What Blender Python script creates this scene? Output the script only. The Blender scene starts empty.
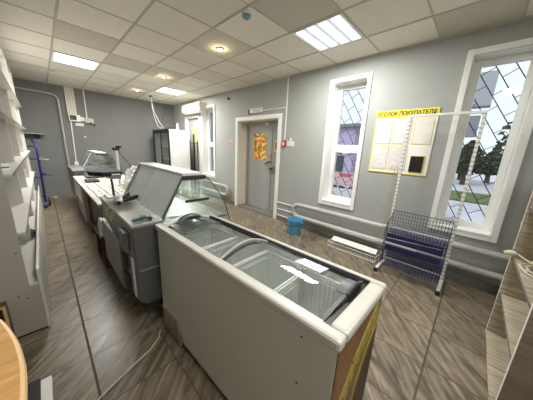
import bpy, bmesh, math, random
from mathutils import Vector, Matrix, noise
random.seed(7)
C = bpy.context.scene.collection
PI = math.pi
# ------------------------------------------------------------ room numbers (metres)
WY = -3.21      # right wall
FX = 7.45       # far wall
LY = 0.72       # left wall
NX = -0.95      # near wall
CZ = 2.664      # ceiling
TX, TY = 1.757, -0.295   # ceiling grid node

# ------------------------------------------------------------ materials
def nmat(name):
    m = bpy.data.materials.new(name); m.use_nodes = True
    nt = m.node_tree; b = nt.nodes['Principled BSDF']
    return m, nt, b
def lin(c):
    f = lambda v: v/12.92 if v <= .04045 else ((v+.055)/1.055)**2.4
    return tuple(f(v/255) for v in c)+(1,)
def M(name, rgb, rough=.5, metal=0., var=.0, vscale=8, bump=0., bscale=60, emit=None, estr=0, coat=0, alpha=1):
    m, nt, b = nmat(name)
    col = lin(rgb)
    b.inputs['Roughness'].default_value = rough; b.inputs['Metallic'].default_value = metal
    b.inputs['Base Color'].default_value = col
    tc = nt.nodes.new('ShaderNodeTexCoord')
    if var > 0:
        n = nt.nodes.new('ShaderNodeTexNoise'); n.inputs['Scale'].default_value = vscale; n.inputs['Detail'].default_value = 5
        r = nt.nodes.new('ShaderNodeValToRGB')
        r.color_ramp.elements[0].position = .3; r.color_ramp.elements[1].position = .7
        r.color_ramp.elements[0].color = tuple(v*(1-var) for v in col[:3])+(1,)
        r.color_ramp.elements[1].color = tuple(min(1, v*(1+var)) for v in col[:3])+(1,)
        nt.links.new(tc.outputs['Object'], n.inputs['Vector']); nt.links.new(n.outputs['Fac'], r.inputs['Fac'])
        nt.links.new(r.outputs['Color'], b.inputs['Base Color'])
    if bump > 0:
        n = nt.nodes.new('ShaderNodeTexNoise'); n.inputs['Scale'].default_value = bscale
        bp = nt.nodes.new('ShaderNodeBump'); bp.inputs['Strength'].default_value = bump; bp.inputs['Distance'].default_value = .01
        nt.links.new(tc.outputs['Object'], n.inputs['Vector']); nt.links.new(n.outputs['Fac'], bp.inputs['Height'])
        nt.links.new(bp.outputs['Normal'], b.inputs['Normal'])
    if emit:
        b.inputs['Emission Color'].default_value = lin(emit); b.inputs['Emission Strength'].default_value = estr
    if coat: b.inputs['Coat Weight'].default_value = coat
    if alpha < 1: b.inputs['Alpha'].default_value = alpha
    return m
def glass(name, tint=(235, 245, 240), refl=.12, rough=.02, milky=0.):
    m = bpy.data.materials.new(name); m.use_nodes = True; nt = m.node_tree; nt.nodes.clear()
    o = nt.nodes.new('ShaderNodeOutputMaterial'); t = nt.nodes.new('ShaderNodeBsdfTransparent'); t.inputs['Color'].default_value = lin(tint)
    g = nt.nodes.new('ShaderNodeBsdfGlossy'); g.inputs['Roughness'].default_value = rough
    fr = nt.nodes.new('ShaderNodeLayerWeight'); fr.inputs['Blend'].default_value = .5
    pw = nt.nodes.new('ShaderNodeMath'); pw.operation = 'POWER'; pw.inputs[1].default_value = 4.5; nt.links.new(fr.outputs['Facing'], pw.inputs[0])
    ma = nt.nodes.new('ShaderNodeMath'); ma.operation = 'MULTIPLY_ADD'; ma.inputs[1].default_value = .8; ma.inputs[2].default_value = refl*.5; ma.use_clamp = True
    nt.links.new(pw.outputs[0], ma.inputs[0])
    mx = nt.nodes.new('ShaderNodeMixShader'); nt.links.new(ma.outputs[0], mx.inputs[0])
    if milky > 0:
        d = nt.nodes.new('ShaderNodeBsdfDiffuse'); d.inputs['Color'].default_value = lin((244, 247, 247))
        tl = nt.nodes.new('ShaderNodeBsdfTranslucent'); tl.inputs['Color'].default_value = lin((236, 240, 240)); md = nt.nodes.new('ShaderNodeMixShader'); md.inputs[0].default_value = .5
        nt.links.new(d.outputs[0], md.inputs[1]); nt.links.new(tl.outputs[0], md.inputs[2])
        m2 = nt.nodes.new('ShaderNodeMixShader'); m2.inputs[0].default_value = milky
        nt.links.new(t.outputs[0], m2.inputs[1]); nt.links.new(md.outputs[0], m2.inputs[2]); nt.links.new(m2.outputs[0], mx.inputs[1])
    else: nt.links.new(t.outputs[0], mx.inputs[1])
    nt.links.new(g.outputs[0], mx.inputs[2]); nt.links.new(mx.outputs[0], o.inputs['Surface'])
    return m
def math_node(nt, op, a=None, b=None, c=None):
    n = nt.nodes.new('ShaderNodeMath'); n.operation = op
    for i, v in enumerate((a, b, c)):
        if v is None: continue
        if isinstance(v, (int, float)): n.inputs[i].default_value = v
        else: nt.links.new(v, n.inputs[i])
    return n.outputs[0]
def wood(name, c1, c2, axis='X', scale=3, stretch=14, rough=.45, coat=0.):
    m, nt, b = nmat(name); tc = nt.nodes.new('ShaderNodeTexCoord'); mp = nt.nodes.new('ShaderNodeMapping')
    s = {'X': (scale, scale*stretch, scale*stretch), 'Y': (scale*stretch, scale, scale*stretch), 'Z': (scale*stretch, scale*stretch, scale)}[axis]
    mp.inputs['Scale'].default_value = s
    n = nt.nodes.new('ShaderNodeTexNoise'); n.inputs['Scale'].default_value = 1; n.inputs['Detail'].default_value = 8; n.inputs['Distortion'].default_value = 1.2
    r = nt.nodes.new('ShaderNodeValToRGB'); r.color_ramp.elements[0].position = .3; r.color_ramp.elements[1].position = .7
    r.color_ramp.elements[0].color = lin(c1); r.color_ramp.elements[1].color = lin(c2)
    nt.links.new(tc.outputs['Object'], mp.inputs['Vector']); nt.links.new(mp.outputs[0], n.inputs['Vector'])
    nt.links.new(n.outputs['Fac'], r.inputs['Fac']); nt.links.new(r.outputs[0], b.inputs['Base Color'])
    b.inputs['Roughness'].default_value = rough; b.inputs['Coat Weight'].default_value = coat
    return m
def floor_mat():
    m, nt, b = nmat('marbled_floor_tile'); L = nt.links.new
    g = nt.nodes.new('ShaderNodeNewGeometry'); sp = nt.nodes.new('ShaderNodeSeparateXYZ'); L(g.outputs['Position'], sp.inputs[0])
    T = .4
    def axis(o, off):
        v = math_node(nt, 'DIVIDE', math_node(nt, 'ADD', o, off), T)
        fl = math_node(nt, 'FLOOR', v); fr = math_node(nt, 'SUBTRACT', v, fl)
        d = math_node(nt, 'MINIMUM', fr, math_node(nt, 'SUBTRACT', 1., fr))
        return fl, math_node(nt, 'MULTIPLY', d, T)
    ix, dx = axis(sp.outputs['X'], 8.0); iy, dy = axis(sp.outputs['Y'], 8.045)
    cb = nt.nodes.new('ShaderNodeCombineXYZ'); L(ix, cb.inputs[0]); L(iy, cb.inputs[1])
    wn = nt.nodes.new('ShaderNodeTexWhiteNoise'); wn.noise_dimensions = '2D'; L(cb.outputs[0], wn.inputs['Vector'])
    sc = nt.nodes.new('ShaderNodeVectorMath'); sc.operation = 'SCALE'; sc.inputs['Scale'].default_value = .7; L(wn.outputs['Color'], sc.inputs[0])
    ad = nt.nodes.new('ShaderNodeVectorMath'); ad.operation = 'ADD'; L(g.outputs['Position'], ad.inputs[0]); L(sc.outputs[0], ad.inputs[1])
    r1 = nt.nodes.new('ShaderNodeMapping'); r1.inputs['Rotation'].default_value = (0, 0, math.radians(48)); L(ad.outputs[0], r1.inputs['Vector'])
    def streak(sx, sy, det, dist):
        mp = nt.nodes.new('ShaderNodeMapping'); mp.inputs['Scale'].default_value = (sx, sy, 1); L(r1.outputs[0], mp.inputs['Vector'])
        n = nt.nodes.new('ShaderNodeTexNoise'); n.inputs['Scale'].default_value = 1; n.inputs['Detail'].default_value = det; n.inputs['Distortion'].default_value = dist
        L(mp.outputs[0], n.inputs['Vector']); return n.outputs['Fac']
    a = streak(2.4, 12, 8, 2.0); c = streak(3.2, 46, 5, 2.2)
    rr = nt.nodes.new('ShaderNodeValToRGB'); cr = rr.color_ramp
    cr.elements[0].position = .25; cr.elements[0].color = lin((66, 59, 50))
    cr.elements[1].position = .78; cr.elements[1].color = lin((172, 156, 130))
    for p, col in ((.4, (104, 94, 80)), (.52, (130, 118, 100)), (.62, (142, 129, 108))):
        e = cr.elements.new(p); e.color = lin(col)
    L(a, rr.inputs['Fac'])
    # thin pale and dark veins
    vein = nt.nodes.new('ShaderNodeValToRGB'); ve = vein.color_ramp
    ve.elements[0].position = .33; ve.elements[0].color = (.5, .48, .46, 1); ve.elements[1].position = .42; ve.elements[1].color = (1, 1, 1, 1)
    e = ve.elements.new(.62); e.color = (1, 1, 1, 1); e = ve.elements.new(.70); e.color = (1.55, 1.52, 1.45, 1)
    L(c, vein.inputs['Fac'])
    mul = nt.nodes.new('ShaderNodeMix'); mul.data_type = 'RGBA'; mul.blend_type = 'MULTIPLY'; mul.inputs[0].default_value = .9
    L(rr.outputs[0], mul.inputs[6]); L(vein.outputs[0], mul.inputs[7])
    tone = nt.nodes.new('ShaderNodeMapRange'); tone.inputs['To Min'].default_value = .88; tone.inputs['To Max'].default_value = 1.1; L(wn.outputs['Value'], tone.inputs['Value'])
    sv = nt.nodes.new('ShaderNodeVectorMath'); sv.operation = 'SCALE'; L(mul.outputs[2], sv.inputs[0]); L(tone.outputs[0], sv.inputs['Scale'])
    dmin = math_node(nt, 'MINIMUM', dx, dy)
    mx_ = math_node(nt, 'LESS_THAN', math_node(nt, 'ABSOLUTE', sp.outputs['X']), .006)
    my_ = math_node(nt, 'LESS_THAN', math_node(nt, 'ABSOLUTE', math_node(nt, 'ADD', sp.outputs['Y'], .045)), .0065)
    gr = math_node(nt, 'MAXIMUM', math_node(nt, 'LESS_THAN', dmin, .003), math_node(nt, 'MAXIMUM', mx_, my_))
    mg = nt.nodes.new('ShaderNodeMix'); mg.data_type = 'RGBA'; L(gr, mg.inputs[0]); L(sv.outputs[0], mg.inputs[6]); mg.inputs[7].default_value = lin((84, 72, 60))
    L(mg.outputs[2], b.inputs['Base Color'])
    ro = nt.nodes.new('ShaderNodeMapRange'); ro.inputs['To Min'].default_value = .24; ro.inputs['To Max'].default_value = .5; L(a, ro.inputs['Value'])
    L(math_node(nt, 'MAXIMUM', ro.outputs[0], math_node(nt, 'MULTIPLY', gr, .8)), b.inputs['Roughness'])
    bp = nt.nodes.new('ShaderNodeBump'); bp.inputs['Strength'].default_value = .25; bp.inputs['Distance'].default_value = .01
    L(math_node(nt, 'SUBTRACT', a, gr), bp.inputs['Height']); L(bp.outputs[0], b.inputs['Normal'])
    return m
def ceil_mat():
    m, nt, b = nmat('mineral_ceiling_tile'); L = nt.links.new
    g = nt.nodes.new('ShaderNodeNewGeometry'); sp = nt.nodes.new('ShaderNodeSeparateXYZ'); L(g.outputs['Position'], sp.inputs[0])
    fx = math_node(nt, 'FLOOR', math_node(nt, 'DIVIDE', math_node(nt, 'SUBTRACT', sp.outputs[0], TX), .6))
    fy = math_node(nt, 'FLOOR', math_node(nt, 'DIVIDE', math_node(nt, 'SUBTRACT', sp.outputs[1], TY), .6))
    cb = nt.nodes.new('ShaderNodeCombineXYZ'); L(fx, cb.inputs[0]); L(fy, cb.inputs[1])
    wn = nt.nodes.new('ShaderNodeTexWhiteNoise'); wn.noise_dimensions = '2D'; L(cb.outputs[0], wn.inputs['Vector'])
    r = nt.nodes.new('ShaderNodeValToRGB'); r.color_ramp.elements[0].color = lin((206, 201, 188)); r.color_ramp.elements[1].color = lin((240, 236, 225))
    r.color_ramp.elements[0].position = .05; r.color_ramp.elements[1].position = .22
    dk = None      # the replacement tiles of a greyer batch
    for (a_, b_) in ((3, -1), (1, -3), (4, -3), (4, -2), (7, -3), (-1, -3), (-3, -5)):
        e1 = math_node(nt, 'COMPARE', fx, float(a_), .1); e2 = math_node(nt, 'COMPARE', fy, float(b_), .1); e3 = math_node(nt, 'MULTIPLY', e1, e2)
        dk = e3 if dk is None else math_node(nt, 'MAXIMUM', dk, e3)
    L(math_node(nt, 'SUBTRACT', math_node(nt, 'MULTIPLY_ADD', wn.outputs['Value'], .12, .16), math_node(nt, 'MULTIPLY', dk, .2)), r.inputs['Fac'])
    n = nt.nodes.new('ShaderNodeTexNoise'); n.inputs['Scale'].default_value = 130; n.inputs['Detail'].default_value = 2; L(g.outputs['Position'], n.inputs['Vector'])
    mr = nt.nodes.new('ShaderNodeMapRange'); mr.inputs['From Min'].default_value = .3; mr.inputs['From Max'].default_value = .5; mr.inputs['To Min'].default_value = .86; L(n.outputs['Fac'], mr.inputs['Value'])
    sv = nt.nodes.new('ShaderNodeVectorMath'); sv.operation = 'SCALE'; L(r.outputs[0], sv.inputs[0]); L(mr.outputs[0], sv.inputs['Scale'])
    L(sv.outputs[0], b.inputs['Base Color']); b.inputs['Roughness'].default_value = .9
    return m
def stripes(name, base, ink, freq, axis='Z', cover=.35, breakup=30, rough=.6):
    """rows of small print: ink bars broken up by noise"""
    m, nt, b = nmat(name); L = nt.links.new
    tc = nt.nodes.new('ShaderNodeTexCoord'); sp = nt.nodes.new('ShaderNodeSeparateXYZ'); L(tc.outputs['Object'], sp.inputs[0])
    v = math_node(nt, 'MULTIPLY', sp.outputs[axis], freq); fr = math_node(nt, 'FRACT', v)
    row = math_node(nt, 'LESS_THAN', fr, cover)
    n = nt.nodes.new('ShaderNodeTexNoise'); n.inputs['Scale'].default_value = breakup; L(tc.outputs['Object'], n.inputs['Vector'])
    on = math_node(nt, 'GREATER_THAN', n.outputs['Fac'], .45)
    k = math_node(nt, 'MULTIPLY', row, on)
    mx = nt.nodes.new('ShaderNodeMix'); mx.data_type = 'RGBA'; L(k, mx.inputs[0]); mx.inputs[6].default_value = lin(base); mx.inputs[7].default_value = lin(ink)
    L(mx.outputs[2], b.inputs['Base Color']); b.inputs['Roughness'].default_value = rough
    return m
def blotch(name, cols, scale=25, rough=.5):
    m, nt, b = nmat(name); L = nt.links.new
    tc = nt.nodes.new('ShaderNodeTexCoord'); n = nt.nodes.new('ShaderNodeTexVoronoi'); n.inputs['Scale'].default_value = scale
    L(tc.outputs['Object'], n.inputs['Vector'])
    r = nt.nodes.new('ShaderNodeValToRGB'); r.color_ramp.interpolation = 'CONSTANT'
    sp = nt.nodes.new('ShaderNodeSeparateColor'); L(n.outputs['Color'], sp.inputs[0]); L(sp.outputs[0], r.inputs['Fac'])
    els = r.color_ramp.elements
    els[0].color = lin(cols[0]); els[1].position = 1/len(cols); els[1].color = lin(cols[1])
    for i, c in enumerate(cols[2:]): e = els.new((i+2)/len(cols)); e.color = lin(c)
    L(r.outputs[0], b.inputs['Base Color']); b.inputs['Roughness'].default_value = rough
    return m

m_floor = floor_mat(); m_ceil = ceil_mat()
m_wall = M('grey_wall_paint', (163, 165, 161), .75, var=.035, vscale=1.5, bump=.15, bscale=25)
m_wallfar = M('far_wall_grey', (120, 120, 118), .75, var=.03, vscale=1.5, bump=.15, bscale=25)  # far wall in a darker grey than the other walls
m_rail = M('ceiling_rail', (190, 186, 174), .6)
m_base = M('grey_skirting', (120, 118, 115), .5)
m_upvc = M('white_plastic_frame', (232, 232, 228), .35)
m_cream = M('cream_plastic', (222, 216, 196), .4)
m_white = M('white_enamel', (225, 224, 220), .35, var=.02)
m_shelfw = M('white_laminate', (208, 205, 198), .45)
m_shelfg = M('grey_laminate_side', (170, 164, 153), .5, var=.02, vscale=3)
m_pipe = M('grey_painted_pipe', (178, 177, 172), .4)
m_black = M('black_plastic', (24, 24, 25), .4)
m_dark = M('dark_grey_plastic', (58, 58, 60), .45)
m_steel = M('brushed_steel', (175, 177, 178), .32, metal=.85, var=.05)
m_worktop = M('pale_steel_worktop', (168, 166, 160), .3, metal=.3, var=.08, vscale=6)
m_casegrey = M('grey_case_side', (84, 83, 82), .5)
m_caselight = M('light_grey_case_panel', (132, 132, 130), .45)
m_glass = glass('clear_glass', (249, 252, 250), .10)
m_glassw = glass('window_glass', (248, 251, 251), .05)
m_glassf = glass('freezer_lid_glass', (249, 251, 250), .10)
m_frost = glass('frosted_sliding_panel', (232, 238, 240), .12, .25, milky=.97)
m_glassedge = M('dark_glass_edge', (60, 72, 70), .3)
m_freezer = M('freezer_enamel', (206, 202, 193), .45, var=.03, vscale=3)
m_rim = M('freezer_rim_plastic', (196, 192, 183), .4, var=.02)
m_cool = M('freezer_liner', (240, 241, 239), .35)
m_wire = M('white_coated_wire', (228, 228, 224), .4)
m_blue = M('blue_coated_wire', (26, 28, 88), .4)
m_bluesheet = M('blue_basket_liner', (34, 34, 84), .5)
m_bucket = M('blue_bucket_plastic', (80, 150, 186), .4)
m_oak = wood('oak_laminate', (176, 130, 76), (206, 162, 104), 'Y', 2.5, 12, .35, .2)
m_oakedge = M('oak_edge_band', (206, 170, 120), .4)
m_brown = wood('brown_wood', (70, 46, 34), (104, 72, 52), 'X', 4, 10)
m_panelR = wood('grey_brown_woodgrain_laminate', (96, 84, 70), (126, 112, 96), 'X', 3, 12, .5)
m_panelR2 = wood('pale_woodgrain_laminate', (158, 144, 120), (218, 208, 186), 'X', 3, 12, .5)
m_edgegrey = M('grey_edge_band', (128, 126, 122), .4)
m_red = M('red_plastic', (190, 40, 34), .4)
m_paper = M('white_paper', (236, 234, 228), .7)
m_print = stripes('printed_sheet', (232, 229, 224), (204, 202, 206), 60, 'Z', .5, 45)
m_tag = stripes('price_tag_print', (232, 228, 210), (112, 118, 84), 16, 'Y', .35, 12)
m_yellow = M('yellow_board', (236, 222, 48), .5)
m_yframe = M('yellow_pocket_frame', (214, 206, 110), .5)
m_lime = stripes('lime_notice', (222, 230, 150), (150, 160, 90), 22, 'Z', .3, 20)
m_ink = M('black_ink', (28, 26, 20), .6)
m_teal = M('teal_plastic', (20, 92, 88), .4)
m_navy = M('navy_tube', (30, 40, 110), .35)
m_bag = M('thin_white_plastic_bag', (236, 236, 232), .3, alpha=.55)
m_iron = M('dark_window_iron', (52, 52, 54), .5)
m_brownside = wood('rust_brown_graphic_panel', (112, 70, 42), (140, 92, 56), 'Z', 2, 6, .4)
m_gold = M('yellow_green_lettering', (168, 156, 58), .45)
m_sticker = blotch('cream_round_stickers', [(206, 200, 130), (226, 220, 170), (176, 168, 96)], 40)
m_poster = blotch('colourful_poster_print', [(226, 178, 44), (206, 62, 36), (236, 208, 84), (222, 120, 40), (238, 226, 180), (150, 160, 50)], 22)
m_notice = M('pale_notice', (226, 222, 214), .6)
m_cord = M('grey_cord', (186, 176, 156), .5)
m_emit = M('lamp_diffuser', (170, 176, 182), .5, emit=(226, 238, 250), estr=.26)
m_tube = M('led_strip', (255, 255, 255), .5, emit=(240, 248, 255), estr=1.5)
m_spotemit = M('halogen_bulb', (255, 240, 210), .5, emit=(255, 222, 160), estr=14)
m_chrome = M('chrome_ring', (205, 205, 205), .15, metal=.9)
m_gdoor = M('grey_painted_door', (166, 166, 164), .45, var=.02)
m_asphalt = M('grey_road', (186, 184, 188), .9, var=.1, vscale=2)
m_grass = M('grass_verge', (92, 100, 56), .9, var=.3, vscale=3)
m_leaf = M('dark_tree_foliage', (58, 66, 46), .9, var=.5, vscale=3)
m_bark = M('tree_bark', (74, 66, 58), .9)
m_lilac = M('lilac_wall_siding', (172, 160, 186), .8)
m_roofg = M('grey_roof', (120, 120, 126), .8)
m_housew = M('grey_render', (150, 152, 156), .8)
m_banner = stripes('pink_banner', (214, 176, 180), (190, 92, 110), 2.2, 'Z', .25, 3)
m_bannerw = stripes('white_banner', (222, 214, 218), (70, 68, 76), 2.0, 'Z', .18, 5)

# ------------------------------------------------------------ mesh helpers
class MB:
    def __init__(s): s.bm = bmesh.new()
    def box(s, x0, x1, y0, y1, z0, z1):
        x0, x1 = min(x0, x1), max(x0, x1); y0, y1 = min(y0, y1), max(y0, y1); z0, z1 = min(z0, z1), max(z0, z1)
        v = [s.bm.verts.new(p) for p in ((x0,y0,z0),(x1,y0,z0),(x1,y1,z0),(x0,y1,z0),(x0,y0,z1),(x1,y0,z1),(x1,y1,z1),(x0,y1,z1))]
        for f in ((3,2,1,0),(4,5,6,7),(0,1,5,4),(1,2,6,5),(2,3,7,6),(3,0,4,7)): s.bm.faces.new([v[i] for i in f])
        return s
    def prism(s, pts, d):
        """closed polygon (3D points) extruded by vector d"""
        d = Vector(d); a = [s.bm.verts.new(p) for p in pts]; b = [s.bm.verts.new(Vector(p)+d) for p in pts]
        s.bm.faces.new(a[::-1]); s.bm.faces.new(b); n = len(pts)
        for i in range(n): s.bm.faces.new((a[i], a[(i+1) % n], b[(i+1) % n], b[i]))
        return s
    def tube(s, pts, r, seg=8, closed=False):
        pts = [Vector(p) for p in pts]; rings = []
        n = len(pts); up = None
        for i, p in enumerate(pts):
            t = (pts[min(i+1, n-1)]-pts[max(i-1, 0)])
            if t.length < 1e-9: t = Vector((0, 0, 1))
            t.normalize()
            if up is None:
                up = Vector((0, 0, 1)) if abs(t.z) < .9 else Vector((1, 0, 0))
            a = t.cross(up).normalized(); b = a.cross(t).normalized(); up = b
            rr = r[i] if isinstance(r, (list, tuple)) else r
            rings.append([s.bm.verts.new(p+(a*math.cos(2*PI*k/seg)+b*math.sin(2*PI*k/seg))*rr) for k in range(seg)])
        for i in range(n-1):
            for k in range(seg):
                s.bm.faces.new((rings[i][k], rings[i][(k+1) % seg], rings[i+1][(k+1) % seg], rings[i+1][k]))
        s.bm.faces.new(rings[0][::-1]); s.bm.faces.new(rings[-1])
        return s
    def lathe(s, c, prof, seg=24, axis='Z'):
        """prof: (radius, height) pairs about c"""
        rings = []
        for r, h in prof:
            ring = []
            for k in range(seg):
                a = 2*PI*k/seg
                if axis == 'Z': p = (c[0]+r*math.cos(a), c[1]+r*math.sin(a), c[2]+h)
                elif axis == 'Y': p = (c[0]+r*math.cos(a), c[1]+h, c[2]+r*math.sin(a))
                else: p = (c[0]+h, c[1]+r*math.cos(a), c[2]+r*math.sin(a))
                ring.append(s.bm.verts.new(p))
            rings.append(ring)
        for i in range(len(rings)-1):
            for k in range(seg): s.bm.faces.new((rings[i][k], rings[i][(k+1) % seg], rings[i+1][(k+1) % seg], rings[i+1][k]))
        s.bm.faces.new(rings[0][::-1]); s.bm.faces.new(rings[-1])
        return s
    def sheet(s, pts2, x0, x1, th):
        """strip with (y,z) polyline, spanning x0..x1, thickness th (towards the left normal)"""
        n = len(pts2); off = []
        for i in range(n):
            a = Vector(pts2[max(i-1, 0)]); b = Vector(pts2[min(i+1, n-1)]); t = (b-a).normalized()
            off.append((pts2[i][0]-t.y*th, pts2[i][1]+t.x*th))
        A = [[s.bm.verts.new((x, p[0], p[1])) for p in pts2] for x in (x0, x1)]
        B = [[s.bm.verts.new((x, p[0], p[1])) for p in off] for x in (x0, x1)]
        for i in range(n-1):
            s.bm.faces.new((A[0][i], A[0][i+1], A[1][i+1], A[1][i])); s.bm.faces.new((B[0][i], B[1][i], B[1][i+1], B[0][i+1]))
            for e in (0, 1): s.bm.faces.new((A[e][i], B[e][i], B[e][i+1], A[e][i+1]))
        for i in (0, n-1): s.bm.faces.new((A[0][i], A[1][i], B[1][i], B[0][i]))
        return s
def finish(o, mesh_bm, mat, smooth):
    bmesh.ops.recalc_face_normals(mesh_bm, faces=mesh_bm.faces)
    me = bpy.data.meshes.new(o); mesh_bm.to_mesh(me); mesh_bm.free()
    me.materials.append(mat)
    if smooth:
        for p in me.polygons: p.use_smooth = True
    return me
ORI = {}; SHEAR = {}
def empty(name, label, cat, loc, rz=0, group=None, kind=None):
    o = bpy.data.objects.new(name, None); o.empty_display_size = .05
    o.location = loc; o.rotation_euler = (0, 0, rz); C.objects.link(o)
    if label: o['label'] = label
    if cat: o['category'] = cat
    if group: o['group'] = group
    if kind: o['kind'] = kind
    ORI[o.name] = Matrix.Translation(loc) @ Matrix.Rotation(rz, 4, 'Z')
    return o
def part(name, mb, mat, parent, smooth=False, bevel=0, label=None, local=False):
    """world-space mesh under a parent (local=True: mesh already in the thing's own space)"""
    bm = mb.bm; Mx = ORI.get(parent.name, Matrix())
    if not local: bm.transform(Mx.inverted())
    elif SHEAR.get(parent.name): bm.transform(Matrix(((1, .05, 0, 0), (0, 1, 0, 0), (0, 0, 1, 0), (0, 0, 0, 1))))
    me = finish(name, bm, mat, smooth)
    o = bpy.data.objects.new(name, me); C.objects.link(o); o.parent = parent; ORI[o.name] = Mx; SHEAR[o.name] = SHEAR.get(parent.name)
    if bevel: bev(o, bevel)
    if smooth: es(o)
    if label: o['label'] = label
    return o
def bev(o, w):
    b = o.modifiers.new('bevel', 'BEVEL'); b.width = w; b.segments = 2; b.limit_method = 'ANGLE'; b.angle_limit = math.radians(40)
def es(o):
    try:
        e = o.modifiers.new('es', 'EDGE_SPLIT'); e.split_angle = math.radians(40)
    except Exception: pass
def single(name, mb, mat, label, cat, group=None, smooth=False, bevel=0, kind=None):
    """a thing that is one mesh, origin at its base centre"""
    bm = mb.bm
    xs = [v.co.x for v in bm.verts]; ys = [v.co.y for v in bm.verts]; zs = [v.co.z for v in bm.verts]
    loc = Vector(((min(xs)+max(xs))/2, (min(ys)+max(ys))/2, min(zs)))
    bm.transform(Matrix.Translation(-loc)); me = finish(name, bm, mat, smooth)
    o = bpy.data.objects.new(name, me); o.location = loc; C.objects.link(o); ORI[o.name] = Matrix.Translation(loc)
    if kind: o['kind'] = kind
    else: o['label'] = label; o['category'] = cat
    if group: o['group'] = group
    if bevel: bev(o, bevel)
    if smooth: es(o)
    return o
def struct(name, mb, mat, smooth=False, bevel=0):
    me = finish(name, mb.bm, mat, smooth); o = bpy.data.objects.new(name, me); C.objects.link(o); o['kind'] = 'structure'; ORI[o.name] = Matrix()
    if bevel: bev(o, bevel)
    if smooth: es(o)
    return o
def copy_tree(o, parent=None):
    c = o.copy(); C.objects.link(c)
    if parent: c.parent = parent
    ORI[c.name] = ORI.get(o.name, Matrix())
    for ch in list(o.children): copy_tree(ch, c)
    return c
def text(name, body, size, mat, parent, loc, rot, extr=.001, sx=1.0):
    cu = bpy.data.curves.new(name, 'FONT'); cu.body = body; cu.size = size; cu.extrude = extr; cu.align_x = 'CENTER'; cu.align_y = 'CENTER'
    cu.materials.append(mat); cu.offset = size*.03
    o = bpy.data.objects.new(name, cu); C.objects.link(o)
    Mx = Matrix.Translation(loc) @ Matrix(rot).to_4x4() @ Matrix.Scale(sx, 4, (1, 0, 0))
    dg = bpy.context.evaluated_depsgraph_get(); me = bpy.data.meshes.new_from_object(o.evaluated_get(dg))
    me.transform(ORI[parent.name].inverted() @ Mx)
    bpy.data.objects.remove(o); q = bpy.data.objects.new(name, me); C.objects.link(q); q.parent = parent; ORI[q.name] = ORI[parent.name]
    return q
ROT_Y = ((-1, 0, 0), (0, 0, 1), (0, 1, 0))   # text on the right wall, facing +Y (columns: x->-X, y->Z, z->+Y)
ROT_Y = Matrix(((-1, 0, 0), (0, 0, 1), (0, 1, 0)))

# ============================================================ SETTING
b = MB().box(NX-.1, FX+.1, WY-.35, LY+.1, -.1, 0); struct('floor', b, m_floor)
b = MB().box(NX-.1, FX+.1, WY-.35, LY+.1, CZ, CZ+.1); struct('ceiling', b, m_ceil)
# right wall with openings; WT thick
WT = .34
WINS = [(-.245, .235, .60, 2.42, 2), (1.275, 1.775, .60, 2.40, 1), (5.07, 5.66, .62, 2.39, 3)]
DOOR = (2.84, 4.06, 0, 1.98)
FARD = (5.82, 6.60, 0, 2.18)
ops = sorted([(w[0], w[1], w[2], w[3]) for w in WINS]+[DOOR, FARD])
b = MB(); x = NX-.1
for o_ in ops:
    b.box(x, o_[0], WY-WT, WY, 0, CZ)
    if o_[2] > 0: b.box(o_[0], o_[1], WY-WT, WY, 0, o_[2])
    b.box(o_[0], o_[1], WY-WT, WY, o_[3], CZ); x = o_[1]
b.box(x, FX+.1, WY-WT, WY, 0, CZ)
struct('wall_right', b, m_wall)
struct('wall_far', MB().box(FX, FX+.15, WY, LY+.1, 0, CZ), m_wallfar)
struct('wall_left', MB().box(NX-.1, FX, LY, LY+.15, 0, CZ), m_wall)
struct('wall_near', MB().box(NX-.12, NX, WY, LY, 0, CZ), m_wall)
struct('baseboard_far', MB().box(FX-.015, FX, WY, LY, 0, .08), m_base)
b = MB()
for a0, a1 in ((NX, 2.82), (4.14, 5.75), (6.65, FX)): b.box(a0, a1, WY, WY+.015, 0, .09)
struct('baseboard_right', b, m_base)
# ceiling rails
b = MB()
y = TY
while y > WY: b.box(NX, FX, y-.011, y+.011, CZ-.006, CZ+.01); y -= .6
y = TY+.6
while y < LY: b.box(NX, FX, y-.011, y+.011, CZ-.006, CZ+.01); y += .6
x = TX-4*.6
while x < FX: b.box(x-.007, x+.007, WY, LY, CZ-.004, CZ+.01) if x > NX else None; x += .6
struct('trim_1', b, m_rail)
b = MB().box(NX, FX, WY, WY+.012, CZ-.02, CZ); b.box(FX-.012, FX, WY, LY, CZ-.02, CZ)
struct('trim_2', b, m_rail)

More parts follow.
